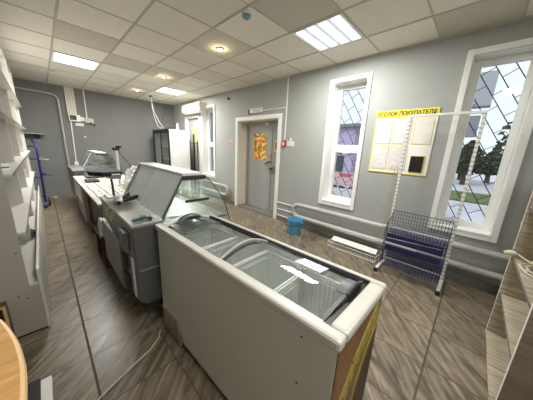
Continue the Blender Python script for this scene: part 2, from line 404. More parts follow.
# ---- windows
GY = WY-.19      # glazing plane
def window(w, sash):
    x0, x1, z0, z1, n = w
    T = .055
    fr = MB()   # casing on the wall face
    for (a, c, e, f) in ((x0-T, x0, z0-T, z1+T), (x1, x1+T, z0-T, z1+T), (x0, x1, z1, z1+T), (x0, x1, z0-T, z0)): fr.box(a, c, WY-.002, WY+.022, e, f)
    # reveal lining
    fr.box(x0, x0+.01, GY, WY, z0, z1); fr.box(x1-.01, x1, GY, WY, z0, z1); fr.box(x0+.01, x1-.01, GY, WY, z1-.01, z1)
    root = struct('window_%d' % n, fr, m_upvc, bevel=.004)
    sl = MB().box(x0, x1, GY, WY+.03, z0-.001, z0+.022); part('window_sill', sl, m_upvc, root, bevel=.004)
    f2 = MB(); S = .06; zi0 = z0+.022
    zs = [zi0, z1-.01] if not sash else [zi0, sash, z1-.01]
    for a0, a1 in ((x0+.01, x0+.01+S), (x1-.01-S, x1-.01)): f2.box(a0, a1, GY-.03, GY+.03, zi0, z1-.01)
    f2.box(x0+.07, x1-.07, GY-.03, GY+.03, zi0, zi0+S); f2.box(x0+.07, x1-.07, GY-.03, GY+.03, z1-.01-S, z1-.01)
    if sash: f2.box(x0+.07, x1-.07, GY-.03, GY+.03, sash-.06, sash+.06)
    part('window_frame', f2, m_upvc, root, bevel=.003)
    if sash:
        part('handle', MB().box(x1-.055, x1-.04, GY+.03, GY+.055, 1.0, 1.12), m_upvc, root, bevel=.002)
    part('pane', MB().box(x0+.06, x1-.06, GY-.008, GY+.008, zi0+.04, z1-.05), m_glassw, root)
    if n != 3:
        g = MB(); gy = GY-.055; gx0, gx1, gz0, gz1 = x0+.02, x1-.02, z0+.03, z1-.03
        def clip(p, q):
            t0, t1 = 0., 1.; dx, dz = q[0]-p[0], q[1]-p[1]
            for pp, qq in ((-dx, p[0]-gx0), (dx, gx1-p[0]), (-dz, p[1]-gz0), (dz, gz1-p[1])):
                if abs(pp) < 1e-9:
                    if qq < 0: return None
                else:
                    r = qq/pp
                    if pp < 0: t0 = max(t0, r)
                    else: t1 = min(t1, r)
            if t0 >= t1-1e-3: return None
            return (p[0]+dx*t0, p[1]+dz*t0), (p[0]+dx*t1, p[1]+dz*t1)
        dl = Vector((-.515, -.857)); ds = Vector((-.82, .53))
        sp = .145  # horizontal spacing of long bars
        ph = 0.
        for k in range(-4, 24):
            a = Vector((gx0+k*sp+ (.08-gx0)%sp, gz1)); q = a+dl*3.2
            c = clip(a, q)
            if c: g.tube([(c[0][0], gy, c[0][1]), (c[1][0], gy, c[1][1])], .005, 6)
            # short ties to the next bar
            nx = Vector((-sp, 0)); 
            # solve a+dl*t+ds*u hits neighbour bar
            den = ds.x*dl.y-ds.y*dl.x; u = (nx.x*dl.y-nx.y*dl.x)/den
            tp = (ds.y*nx.x-ds.x*nx.y)/(ds.x*dl.y-ds.y*dl.x)   # a tie leaving at t meets the neighbour at t+tp
            ph = (ph-tp-.125) % .25; t = ph
            while t < 3:
                p = a+dl*t; c = clip(p, p+ds*u)
                if c: g.tube([(c[0][0], gy, c[0][1]), (c[1][0], gy, c[1][1])], .004, 6)
                t += .25
        part('grille', g, m_iron, root)
    return root
window(WINS[0], None); window(WINS[1], 1.46); window(WINS[2], 1.46)

# ---- entrance door with deep reveal
x0, x1, z0, z1 = DOOR
DY = WY-.26
fr = MB(); T = .08
fr.box(x0-T, x0, WY-.002, WY+.025, 0, z1+T); fr.box(x1, x1+T, WY-.002, WY+.025, 0, z1+T); fr.box(x0, x1, WY-.002, WY+.025, z1, z1+T)
d1 = struct('door_1', fr, m_upvc, bevel=.004)
part('door_lining', MB().box(x0, x0+.012, DY, WY, 0, z1).box(x1-.012, x1, DY, WY, 0, z1).box(x0+.012, x1-.012, DY, WY, z1-.012, z1), m_cream, d1)
leaf = MB().box(x0+.012, x1-.012, DY-.05, DY, .03, z1-.012)
part('door_leaf', leaf, m_gdoor, d1)
part('door_frame', MB().box(x0+.012, x0+.07, DY, DY+.02, .03, z1-.012).box(x1-.07, x1-.012, DY, DY+.02, .03, z1-.012).box(x0+.07, x1-.07, DY, DY+.02, z1-.09, z1-.012), m_gdoor, d1, bevel=.004)
part('seam', MB().box(3.22, 3.228, DY, DY+.004, .05, z1-.1), m_dark, d1)
part('threshold', MB().box(x0, x1, DY, WY+.01, 0, .03), m_base, d1)
lk = part('lock_plate', MB().box(3.15, 3.29, DY+.001, DY+.02, .90, 1.05), m_steel, d1, bevel=.003)
part('handle', MB().lathe((3.20, DY+.02, .98), [(.022, 0), (.022, .02), (.012, .03)], 16, 'Y').lathe((3.26, DY+.02, .98), [(.014, 0), (.014, .012)], 12, 'Y'), m_black, d1)
part('closer', MB().box(3.30, 3.42, DY+.02, DY+.05, z1-.075, z1-.03), m_upvc, d1, bevel=.004)
part('door_pull', MB().tube([(3.39, DY+.0, 1.07), (3.37, DY+.04, 1.08), (3.30, DY+.05, 1.12), (3.24, DY+.0, 1.14)], .013), m_black, d1)
# wall beyond the grey door sides is the door itself
# ---- far service door
x0, x1, z0, z1 = FARD
fr = MB(); T = .06
fr.box(x0-T, x0, WY-.002, WY+.025, 0, z1+T); fr.box(x1, x1+T, WY-.002, WY+.025, 0, z1+T); fr.box(x0, x1, WY-.002, WY+.025, z1, z1+T)
d2 = struct('door_2', fr, m_upvc, bevel=.004)
part('door_leaf', MB().box(x0, x1, WY-.10, WY-.04, .01, z1), m_gdoor, d2)
part('door_frame', MB().box(x0, x0+.05, WY-.04, WY-.002, 0, z1).box(x1-.05, x1, WY-.04, WY-.002, 0, z1), m_upvc, d2)

# ---- lamps
def light_panel(i, j, label, W=28, col=(1, .99, .95)):
    x0 = TX+.6*i; y1 = TY-.6*j; xc, yc = x0+.3, y1-.3
    r = empty('ceiling_light', label, 'ceiling light', (xc, yc, CZ-.012), group='square recessed light panels')
    f = MB()
    for a in ((x0+.012, x0+.03, y1-.588, y1-.012), (x0+.57, x0+.588, y1-.588, y1-.012), (x0+.03, x0+.57, y1-.03, y1-.012), (x0+.03, x0+.57, y1-.588, y1-.57)): f.box(*a, CZ-.012, CZ-.001)
    part('frame', f, m_upvc, r)
    part('diffuser', MB().box(x0+.03, x0+.57, y1-.57, y1-.03, CZ-.004, CZ-.001), m_emit, r)
    for k in range(4):
        cx = x0+.095+k*.137
        part('lamp_tube', MB().box(cx-.042, cx+.042, y1-.56, y1-.04, CZ-.008, CZ-.004), m_tube, r)
    l = bpy.data.lights.new('panel_lamp', 'AREA'); l.shape = 'SQUARE'; l.size = .54; l.energy = W; l.color = col
    lo = bpy.data.objects.new('panel_lamp', l); lo.location = (xc, yc, CZ-.02); C.objects.link(lo)
light_panel(-1, 3, 'large glowing four tube ceiling panel nearest the slit windows', 26)
light_panel(5, 0, 'striped glowing ceiling panel above the aisle by the white shelves', 38)
light_panel(6, 3, 'small looking bright ceiling panel farthest away near the air conditioner', 34)
light_panel(-4, 0, 'added unseen ceiling panel above the camera, brightening the room', 20)  # out-of-view panel added to lift the room's brightness
for (x, lab) in ((2.73, 'warm round spotlight in ceiling nearest the camera'), (4.63, 'warm round spotlight in ceiling, middle of the three'), (6.3, 'warm round spotlight in ceiling farthest from camera')):
    y = -1.83
    r = empty('ceiling_spotlight', lab, 'spotlight', (x, y, CZ-.012), group='round ceiling spotlights')
    part('ring', MB().lathe((x, y, CZ), [(.030, -.003), (.033, -.012), (.05, -.012), (.055, -.001)], 28), m_chrome, r, smooth=True)
    part('bulb', MB().lathe((x, y, CZ), [(.028, -.004), (.028, -.012), (.015, -.018)], 20), m_spotemit, r, smooth=True)
    l = bpy.data.lights.new('spot_lamp', 'POINT'); l.energy = .7; l.color = (1, .82, .55); l.shadow_soft_size = .03
    lo = bpy.data.objects.new('spot_lamp', l); lo.location = (x, y, CZ-.06); C.objects.link(lo)
r = empty('smoke_detector', 'round translucent blue smoke detector on ceiling tile corner', 'smoke detector', (1.86, -1.55, CZ-.05))
part('base', MB().lathe((1.86, -1.55, CZ), [(.05, -.001), (.05, -.02), (.04, -.025)], 24), m_upvc, r, smooth=True)
part('dome', MB().lathe((1.86, -1.55, CZ), [(.042, -.022), (.040, -.04), (.025, -.052), (.008, -.055)], 24), M('blue_grey_detector', (120, 160, 180), .25), r, smooth=True)
single('ceiling_vent', MB().lathe((6.05, -.35, CZ), [(.035, -.001), (.035, -.014), (.02, -.016)], 16), m_rail, 'small round fitting on ceiling behind the striped light panel', 'ceiling fitting', smooth=True)

# ============================================================ RIGHT WALL
# heating pipes
def pipes(xa, xb, bend_at, label):
    y = WY+.10; R = .037; zc1, zc2 = .445, .225; r = empty('heating_pipe', label, 'heating pipe', ((xa+xb)/2, y, .2))
    sgn = 1 if bend_at == xb else -1
    e = bend_at-sgn*.11
    pts = [((xa if sgn > 0 else xb), y, zc1), (e, y, zc1)]
    for k in range(1, 12):
        a = PI/2-PI*k/12; pts.append((e+sgn*.11*math.cos(a), y, (zc1+zc2)/2+.11*math.sin(a)))
    pts += [(e, y, zc2), ((xa if sgn > 0 else xb), y, zc2)]
    part('pipe', MB().tube(pts, R, 18), m_pipe, r, smooth=True)
    x = xa+.4
    while x < xb-.2:
        part('bracket', MB().tube([(x, WY+.025, .11), (x, WY+.025, zc1-.045)], .008, 8), m_pipe, r)
        x += .95
    return r
pipes(NX+.06, 2.27, 2.27, 'thick grey double heating pipe under the slit windows')
pipes(4.33, 7.35, 4.33, 'grey double heating pipe beyond the entrance door')

# info board
r = empty('information_board', 'white customer notice board with yellow header and document pockets', 'notice board', (.755, WY+.005, 1.16))
bx0, bx1, bz0, bz1 = .42, 1.09, 1.165, 1.95
part('backing', MB().box(bx0, bx1, WY+.001, WY+.009, bz0, bz1), m_paper, r)
part('header', MB().box(bx0, bx1, WY+.009, WY+.012, bz1-.085, bz1), m_yellow, r)
text('lettering', 'УГОЛОК ПОКУПАТЕЛЯ', .062, m_ink, r, (.755, WY+.0125, bz1-.045), ROT_Y, .0008, .90)
part('border', MB().box(bx0, bx1, WY+.009, WY+.0115, bz0, bz0+.012).box(bx1-.01, bx1, WY+.009, WY+.0115, bz0+.012, bz1-.085), m_yellow, r)
for c in range(3):
    for q in range(2):
        if c == 2 and q == 1: continue
        px1 = bx1-.025-c*.215; px0 = px1-.195; pz1 = bz1-.115-q*.325; pz0 = pz1-.3
        f = MB().box(px0, px1, WY+.009, WY+.011, pz0, pz1)
        pk = part('pocket', f, m_yframe, r)
        part('document', MB().box(px0+.008, px1-.008, WY+.011, WY+.013, pz0+.008, pz1-.008), m_print if not (c == 2) else m_notice, pk)
f = part('picture_frame', MB().box(bx0+.04, bx0+.19, WY+.009, WY+.014, bz0+.03, bz0+.24), m_yframe, r)
part('picture', MB().box(bx0+.055, bx0+.19, WY+.014, WY+.02, bz0+.04, bz0+.23), M('black_glossy_print', (34, 32, 30), .25), f)

# exit sign + cable + call point
r = empty('exit_sign', 'small white illuminated sign plate above the entrance door', 'sign', (3.48, WY+.02, 2.10))
part('body', MB().box(3.29, 3.64, WY+.001, WY+.04, 2.115, 2.205), m_upvc, r, bevel=.006)
part('face', MB().box(3.31, 3.58, WY+.04, WY+.043, 2.13, 2.19), stripes('sign_face', (220, 226, 220), (120, 130, 122), 38, 'Z', .4, 60), r)
single('alarm_sounder', MB().box(3.645, 3.69, WY+.001, WY+.04, 2.10, 2.2), M('dark_red_lens', (110, 26, 24), .3), 'tiny dark red alarm sounder left of the sign over the door', 'alarm', bevel=.006)
single('conduit', MB().box(2.655, 2.675, WY+.0, WY+.012, 1.58, CZ-.02).box(2.675, 3.289, WY+.0, WY+.010, 2.145, 2.158), m_upvc, 'thin white cable conduit running down wall right of the door', 'cable conduit')
r = empty('fire_call_point', 'small red fire call point beside the door frame', 'fire call point', (2.715, WY+.02, 1.46))
part('box', MB().box(2.63, 2.70, WY, WY+.04, 1.46, 1.57), m_red, r, bevel=.005)
part('face', MB().box(2.645, 2.685, WY+.04, WY+.042, 1.48, 1.54), m_upvc, r)
single('notice_card', MB().box(2.44, 2.61, WY, WY+.004, 1.47, 1.56).box(2.50, 2.55, WY, WY+.004, 1.56, 1.62), m_notice, 'white notice card on wall right of the red call point', 'notice')
r = empty('fire_extinguisher_sign', 'small white square sign with red outline left of the door', 'sign', (4.36, WY+.002, 1.40))
part('plate', MB().box(4.30, 4.42, WY+.001, WY+.004, 1.40, 1.58), M('faded_sign', (200, 190, 186), .6), r)
part('symbol', MB().box(4.315, 4.405, WY+.004, WY+.006, 1.41, 1.51).box(4.35, 4.37, WY+.004, WY+.006, 1.51, 1.57), m_red, r)
part('symbol', MB().box(4.335, 4.385, WY+.006, WY+.007, 1.43, 1.49), M('sign_inner', (205, 200, 198), .6), r)
single('wall_vent', MB().lathe((4.43, WY+.001, 2.50), [(.03, 0), (.03, .03), (.022, .035)], 18, 'Y'), m_black, 'small black round hole cover high on wall left of door', 'wall fitting', smooth=True)
single('wall_vent', MB().lathe((2.46, WY+.001, 2.50), [(.03, 0), (.03, .015), (.02, .018)], 18, 'Y'), m_wall, 'small grey round cover plate high on wall right of conduit', 'wall fitting', smooth=True)
# posters on the door
single('poster', MB().box(3.39, 3.80, DY+.001, DY+.003, 1.16, 1.73), m_poster, 'large colourful yellow and red poster on the grey door', 'poster')
r = empty('poster', 'small yellow poster with brown figure on door by its right edge', 'poster', (2.985, DY+.022, 1.5))
part('sheet', MB().box(3.02, 3.17, DY+.001, DY+.003, 1.35, 1.58), M('yellow_poster', (214, 186, 110), .6), r)
part('print', MB().box(3.06, 3.13, DY+.003, DY+.004, 1.40, 1.54), M('brown_print', (160, 84, 44), .6), r)
single('sticker', MB().box(3.22, 3.30, DY+.001, DY+.003, 1.20, 1.28), M('orange_sticker', (206, 120, 70), .6), 'tiny orange sticker on grey door below the posters', 'sticker')
# low conduits
for z, lab in ((.37, 'upper white thin pipe low on wall between door and bucket'), (.24, 'middle white thin pipe low on wall between door and bucket'), (.11, 'lowest white thin pipe on wall between door and bucket')):
    single('thin_pipe', MB().tube([(2.81, WY+.02, z), (2.30, WY+.02, z)], .009, 8), m_upvc, lab, 'pipe', group='thin white pipes low on the right wall', smooth=True)

# ac unit
r = empty('air_conditioner', 'cream wall mounted air conditioner above the far door', 'air conditioner', (5.95, WY+.1, 2.27))
pr = [(WY+.001, 2.29), (WY+.14, 2.27), (WY+.22, 2.33), (WY+.225, 2.48), (WY+.19, 2.52), (WY+.001, 2.52)]
part('body', MB().prism([(5.42, p[0], p[1]) for p in pr], (1.0, 0, 0)), m_cream, r, bevel=.006)
part('air_flap', MB().prism([(5.47, WY+.15, 2.269), (5.47, WY+.215, 2.32), (5.47, WY+.22, 2.315), (5.47, WY+.155, 2.263)], (.9, 0, 0)), m_upvc, r)
part('display', MB().box(5.52, 5.56, WY+.2255, WY+.2275, 2.36, 2.375), m_dark, r)
single('notice', MB().box(5.80+.06, 5.80+.50, WY-.0385, WY-.036, 1.50, 1.90), m_lime, 'lime yellow printed notice on the far grey door', 'notice')

# bucket
bc = (2.05, -2.87)
r = empty('bucket', 'blue plastic bucket on the floor beside the heating pipe', 'bucket', (bc[0], bc[1], 0))
part('body', MB().lathe((bc[0], bc[1], 0), [(.095, .0), (.10, .004), (.125, .235), (.137, .24), (.137, .26), (.131, .26), (.125, .245), (.097, .012)], 36), m_bucket, r, smooth=True)
part('ear', MB().box(bc[0]+.13, bc[0]+.165, bc[1]-.02, bc[1]+.02, .20, .24), m_bucket, r, bevel=.004)
part('ear', MB().box(bc[0]-.165, bc[0]-.13, bc[1]-.02, bc[1]+.02, .20, .24), m_bucket, r, bevel=.004)
pts = [(bc[0]+.163*math.cos(a), bc[1]+.02+.16*math.sin(a)*.9, .22-.05*math.sin(a)) for a in [PI*k/16 for k in range(17)]]
part('handle', MB().tube(pts, .004, 6), m_black, r, smooth=True)

# wire tray on the floor with a white board on it
r = empty('wire_shelf', 'white wire shelf basket lying on the floor under the pipe', 'wire shelf', (1.06, -2.98, 0))
g = MB(); X0, X1, Y0, Y1, Z0, Z1 = .72, 1.40, -3.12, -2.86, .012, .085
for z in (Z0, Z1):
    g.tube([(X0, Y0, z), (X1, Y0, z), (X1, Y1, z), (X0, Y1, z), (X0, Y0, z)], .005, 6)
n = 22
for k in range(n+1):
    x = X0+(X1-X0)*k/n
    g.tube([(x, Y1, Z1), (x, Y1, Z0), (x, Y0, Z0), (x, Y0, Z1)], .003, 5)
part('wire_frame', g, m_wire, r)
single('board', MB().prism([(.76, -3.08, .091), (1.42, -3.08, .091), (1.38, -2.92, .091), (.74, -2.92, .091)], (0, 0, .012)), m_paper, 'narrow white board resting across the wire shelf basket', 'board')

# ---- display rack with blue baskets
RX0, RX1, RY = .04, .65, -3.0
m_slot, _nt, _b = nmat('white_perforated_post')
_tc = _nt.nodes.new('ShaderNodeTexCoord'); _sp = _nt.nodes.new('ShaderNodeSeparateXYZ'); _nt.links.new(_tc.outputs['Object'], _sp.inputs[0])
_f = math_node(_nt, 'LESS_THAN', math_node(_nt, 'FRACT', math_node(_nt, 'MULTIPLY', _sp.outputs['Z'], 22)), .3)
_g = math_node(_nt, 'MULTIPLY', _f, math_node(_nt, 'GREATER_THAN', math_node(_nt, 'ABSOLUTE', _sp.outputs['X']), .0))
_nx = nt0 = _nt.nodes.new('ShaderNodeMix'); _nx.data_type = 'RGBA'; _nt.links.new(_g, _nx.inputs[0]); _nx.inputs[6].default_value = lin((228, 228, 224)); _nx.inputs[7].default_value = lin((176, 176, 176))
_nt.links.new(_nx.outputs[2], _b.inputs['Base Color'])
r = empty('display_rack', 'tall white perforated rack frame standing before the right window', 'display rack', (.345, -2.85, 0))
for x, nm in ((RX0, 'post'), (RX1, 'post')):
    p = part(nm, MB().box(x-.014, x+.014, RY-.014, RY+.014, .03, 1.825), m_slot, r, bevel=.003)
    f = part('foot', MB().box(x-.016, x+.016, -2.68, RY+.014, .012, .042), m_wire, r, bevel=.003)
    part('foot_cap', MB().box(x-.019, x+.019, -2.685, -2.655, .0, .045), m_black, f, bevel=.003)
part('crossbar', MB().box(RX0-.014, RX1+.014, RY-.014, RY+.014, 1.825, 1.852), m_wire, r, bevel=.003)
part('crossbar', MB().box(RX0, RX1, RY-.01, RY+.01, .06, .085), m_wire, r)
def wire_basket(label, zb, zf, hb, hf, depth, group, n1=20, n2=7):
    """sloping basket between the posts; back edge at RY, front edge further into the room"""
    xa, xb = RX0+.02, RX1-.02; yb, yf = RY+.02, RY+.02+depth
    r = empty('wire_basket', label, 'wire basket', ((xa+xb)/2, (yb+yf)/2, min(zb, zf)), group=group)
    g = MB(); w = .0022
    g.tube([(xa, yb, zb+hb), (xb, yb, zb+hb), (xb, yf, zf+hf), (xa, yf, zf+hf), (xa, yb, zb+hb)], .004, 6)
    part('rim', g, m_blue, r)
    g = MB()
    for k in range(n1+1):
        x = xa+(xb-xa)*k/n1; g.tube([(x, yb, zb+hb), (x, yb, zb), (x, yf, zf), (x, yf, zf+hf)], w, 4)
    for k in range(n2+1):
        t = k/n2; y = yb+(yf-yb)*t; z = zb+(zf-zb)*t; g.tube([(xa, y, z+(hb+(hf-hb)*t)), (xa, y, z), (xb, y, z), (xb, y, z+(hb+(hf-hb)*t))], w, 4)
    for t in (.25, .5, .75):
        g.tube([(xa, yb, zb+hb*t), (xb, yb, zb+hb*t), (xb, yf, zf+hf*t), (xa, yf, zf+hf*t), (xa, yb, zb+hb*t)], w, 4)
    part('mesh', g, m_blue, r)
    return r
G = 'blue wire baskets hung on the white rack'
wb1 = wire_basket('blue wire basket on white rack, topmost of three', .56, .44, .17, .13, .27, G)
wb2 = wire_basket('blue wire basket on white rack, middle of three', .34, .28, .16, .10, .27, G)
wb3 = wire_basket('blue wire basket on white rack, lowest of three', .12, .09, .16, .10, .27, G)
single('basket_liner', MB().prism([(.08, -2.73, .40), (.61, -2.73, .40), (.61, -2.73, .50), (.08, -2.73, .50)], (0, .004, .0)), m_bluesheet, 'dark blue plastic strip along front of the topmost blue basket', 'basket liner')
single('basket_liner', MB().box(.085, .605, -2.735, -2.731, .30, .36), m_bluesheet, 'dark blue plastic strip along front of the middle blue basket', 'basket liner')
single('price_rail', MB().box(.30, .61, -2.722, -2.712, .372, .39), m_paper, 'short white price rail strip between upper and middle blue baskets', 'price rail')
single('price_rail', MB().tube([(.10, -2.715, .475), (.60, -2.715, .45)], .004, 6), m_wire, 'thin white rod lying across front of topmost blue basket', 'rod')

# hook rack: thin beige rods with hooks
r = empty('hook_rack', 'narrow beige wire hook rack leaning on wall beside the white rack', 'hook rack', (.70, -3.0, 0))
part('rod', MB().tube([(.69, -2.93, .0), (.70, -3.10, 1.24)], .004, 6), M('beige_wire', (178, 160, 120), .5), r)
part('rod', MB().tube([(.73, -2.93, .0), (.735, -3.10, 1.20)], .004, 6), bpy.data.materials['beige_wire'], r)
for k, z in enumerate((.55, .68, .81, .94, 1.07)):
    y = -2.93-.17*z/1.24
    part('hook', MB().tube([(.73, y, z), (.80, y+.03, z), (.83, y+.045, z+.005), (.832, y+.046, z+.03)], .003, 5), m_cord, r)
part('top_bend', MB().tube([(.70, -3.10, 1.24), (.72, -3.11, 1.26), (.78, -3.10, 1.25), (.79, -3.09, 1.22)], .004, 6), bpy.data.materials['beige_wire'], r)

# ============================================================ RIGHT SHELF UNIT (near wall)
r = empty('shelving_unit', 'woodgrain laminate shelf unit at the right edge beside the window', 'shelf unit', (-.58, -1.95, 0))
SX0, SX1 = NX+.02, -.315; SYa, SYb = -2.36, -1.525
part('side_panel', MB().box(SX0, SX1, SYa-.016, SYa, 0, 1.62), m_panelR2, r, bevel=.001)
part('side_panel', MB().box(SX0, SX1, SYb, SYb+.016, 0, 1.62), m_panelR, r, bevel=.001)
part('edge_strip', MB().box(SX1, SX1+.002, SYa-.016, SYa, 0, 1.62), m_paper, r)
part('edge_strip', MB().box(SX1, SX1+.002, SYb, SYb+.016, 0, 1.62), m_paper, r)
part('back_panel', MB().box(SX0, SX0+.006, SYa, SYb, 0, 1.62), m_panelR2, r)
for z in (.03, .385, .70, 1.10, 1.60):
    s = part('shelf', MB().box(SX0+.006, SX1-.012 if z > .1 else SX1, SYa, SYb, z-.018, z), m_panelR2, r)
    if z > .1: part('edge_band', MB().box(SX1-.012, SX1-.01, SYa, SYb, z-.018, z), m_edgegrey, s)
part('kick_board', MB().box(SX1-.03, SX1-.016, SYa, SYb, 0, .012), m_panelR2, r)
part('bracket', MB().box(SX1-.05, SX1+.0, SYa-.05, SYa-.016, .94, .96), m_upvc, r)
# power strip with cable on its shelf
r = empty('extension_lead', 'cream extension lead coiled on the woodgrain shelf at right', 'extension lead', (-.45, -2.0, .70))
part('socket_block', MB().box(-.52, -.40, -2.27, -2.22, .702, .735), m_cream, r, bevel=.005)
pts = []
for k in range(60):
    a = k/59*2*PI*2.1; rr = .085+.02*math.sin(a*.7); pts.append((-.43+rr*math.cos(a), -2.10+rr*1.25*math.sin(a), .712+.008*(k/59)))
part('cable', MB().tube(pts, .0055, 8), m_cream, r, smooth=True)
part('cable', MB().tube([(-.40, -2.25, .715), (-.36, -2.29, .73), (-.34, -2.33, .735), (-.318, -2.335, .733)], .005, 8), m_cream, r, smooth=True)
part('plug', MB().tube([(-.33, -2.335, .732), (-.30, -2.335, .732), (-.27, -2.335, .722)], [.016, .020, .012], 10), m_cream, r, smooth=True)

# ============================================================ CHEST FREEZER
ang = math.radians(2.2)
FL, FW, FH = 1.345, .42, .85
# local frame: origin at near-left bottom corner, +x along length, -y to the right
r = fz = empty('chest_freezer', 'long grey white chest freezer with curved sliding glass lids', 'freezer', (.197, -.552, 0), ang)
th = .036; SHEAR[fz.name] = True
body = MB()
body.box(0, FL, -.0, -.02, .05, FH-.045); body.box(0, FL, -FW+.02, -FW, .05, FH-.045)
body.box(FL-.02, FL, -.02, -FW+.02, .05, FH-.045); body.box(0.001, .02, -.02, -FW+.02, .05, FH-.045)
body.box(.02, FL-.02, -.02, -FW+.02, .05, .07)
part('body', body, m_freezer, r, local=True)
part('end_panel', MB().box(-.004, .001, -.004, -FW+.004, .05, FH-.046), m_brownside, r, local=True, label='rust brown end panel with yellow lettering')
# lettering-like yellow strokes on the end panel: slanted band with strokes
g = MB()
def q(y, z, y2, z2, w):
    d = Vector((0, y2-y, z2-z)).normalized(); nrm = Vector((0, -d.z, d.y))*w/2
    P = [Vector((-.0055, y, z))+nrm, Vector((-.0055, y, z))-nrm, Vector((-.0055, y2, z2))-nrm, Vector((-.0055, y2, z2))+nrm]
    g.prism(P, (.0015, 0, 0))
q(-.035, .30, -.07, .47, .06); q(-.07, .47, -.18, .61, .085); q(-.18, .61, -.385, .76, .085)
q(-.20, .30, -.22, .44, .014); q(-.22, .44, -.30, .58, .014); q(-.30, .58, -.42, .69, .016)
q(-.25, .10, -.27, .30, .02)
g2 = MB(); g2.prism([(-.0045, -.20, .06), (-.0045, -.42, .06), (-.0045, -.42, .62), (-.0045, -.30, .50), (-.0045, -.24, .36)], (.0004, 0, 0)); part('graphic', g2, M('dark_brown_graphic', (64, 44, 34), .5), r, local=True)
part('lettering', g, m_gold, r, local=True)
m_stroke = M('dark_green_strokes', (88, 80, 30), .5)
for k in range(8):
    t = k/7; y = -.06-.30*t; z = .44+.30*t; g = MB()
    q(y+.012, z, y-.012, z+.012, .008); q(y-.012, z+.012, y-.0, z+.03, .007)
    g.bm.transform(Matrix.Translation((-.001, 0, 0)))
    part('lettering', g, m_stroke, r, local=True)
rim = MB()
rim.box(-.012, FL+.012, .012, -th, FH-.045, FH); rim.box(-.012, FL+.012, -FW-.012, -FW+th-.012, FH-.045, FH)
rim.box(-.012, .05, -th, -FW+th-.012, FH-.045, FH); rim.box(FL-.05, FL+.012, -th, -FW+th-.012, FH-.045, FH)
part('rim', rim, m_rim, r, bevel=.012, local=True)
part('lid_track_shade', MB().box(.05, FL-.05, -FW+th-.012, -FW+th-.002, FH-.03, FH+.001), m_dark, r, local=True)  # right-hand track coloured dark to paint in the shadow inside the rim
li = MB(); a0, a1, b0, b1 = .045, FL-.045, -th-.001, -FW+th-.011
li.box(a0, a1, b0, b0+.003, .44, FH-.03); li.box(a0, a1, b1-.003, b1, .44, FH-.03); li.box(a0-.003, a0, b0, b1, .44, FH-.03); li.box(a1, a1+.003, b0, b1, .44, FH-.03); li.box(a0, a1, b0, b1, .437, .44)
part('liner', li, m_cool, r, local=True)
g = MB()
for y in (-.095, -.33):
    pass
part('end_gap_shade', MB().box(.048, .074, -th-.002, -FW+th-.010, FH-.028, FH-.012), m_black, r, local=True)  # black strip paints in the shade of the gap at the lid end
part('compressor_step', MB().box(FL-.20, FL-.047, b0-.004, b1+.004, .441, .56), m_cool, r, local=True)
# grille low on the left side + damaged grey foil
gr = part('vent_grille', MB().box(FL-.26, FL-.02, .0, .010, .02, .21), M('worn_grille', (176, 168, 146), .6, var=.3, vscale=40), r, local=True, bevel=.003)
s = MB()
for k in range(9): s.box(FL-.255, FL-.03, .010, .0115, .035+k*.018, .042+k*.018)
part('slats', s, M('grille_slat_grey', (128, 122, 108), .6), gr, local=True)  # slats a darker grey than the grille plate
part('foil_scrap', MB().prism([(FL-.30, .006, .02), (FL-.27, .012, .0), (FL-.25, .004, .10), (FL-.275, .012, .16), (FL-.30, .003, .12), (FL-.315, .008, .05)], (0, .004, 0)), m_steel, r, local=True)
for (x, z) in ((.126, .768), (.128, .558), (1.22, .77), (1.16, .62)):
    part('screw', MB().lathe((x, 0, z), [(.004, 0), (.004, .003), (.002, .004)], 10, 'Y'), m_dark, r, local=True)
for (x, y) in ((.08, -.06), (.08, -FW+.06), (FL-.08, -.06), (FL-.08, -FW+.06)):
    part('caster', MB().lathe((x, y-.012, .026), [(.02, 0), (.026, .004), (.026, .02), (.02, .024)], 16, 'Y'), m_black, r, local=True, smooth=True)
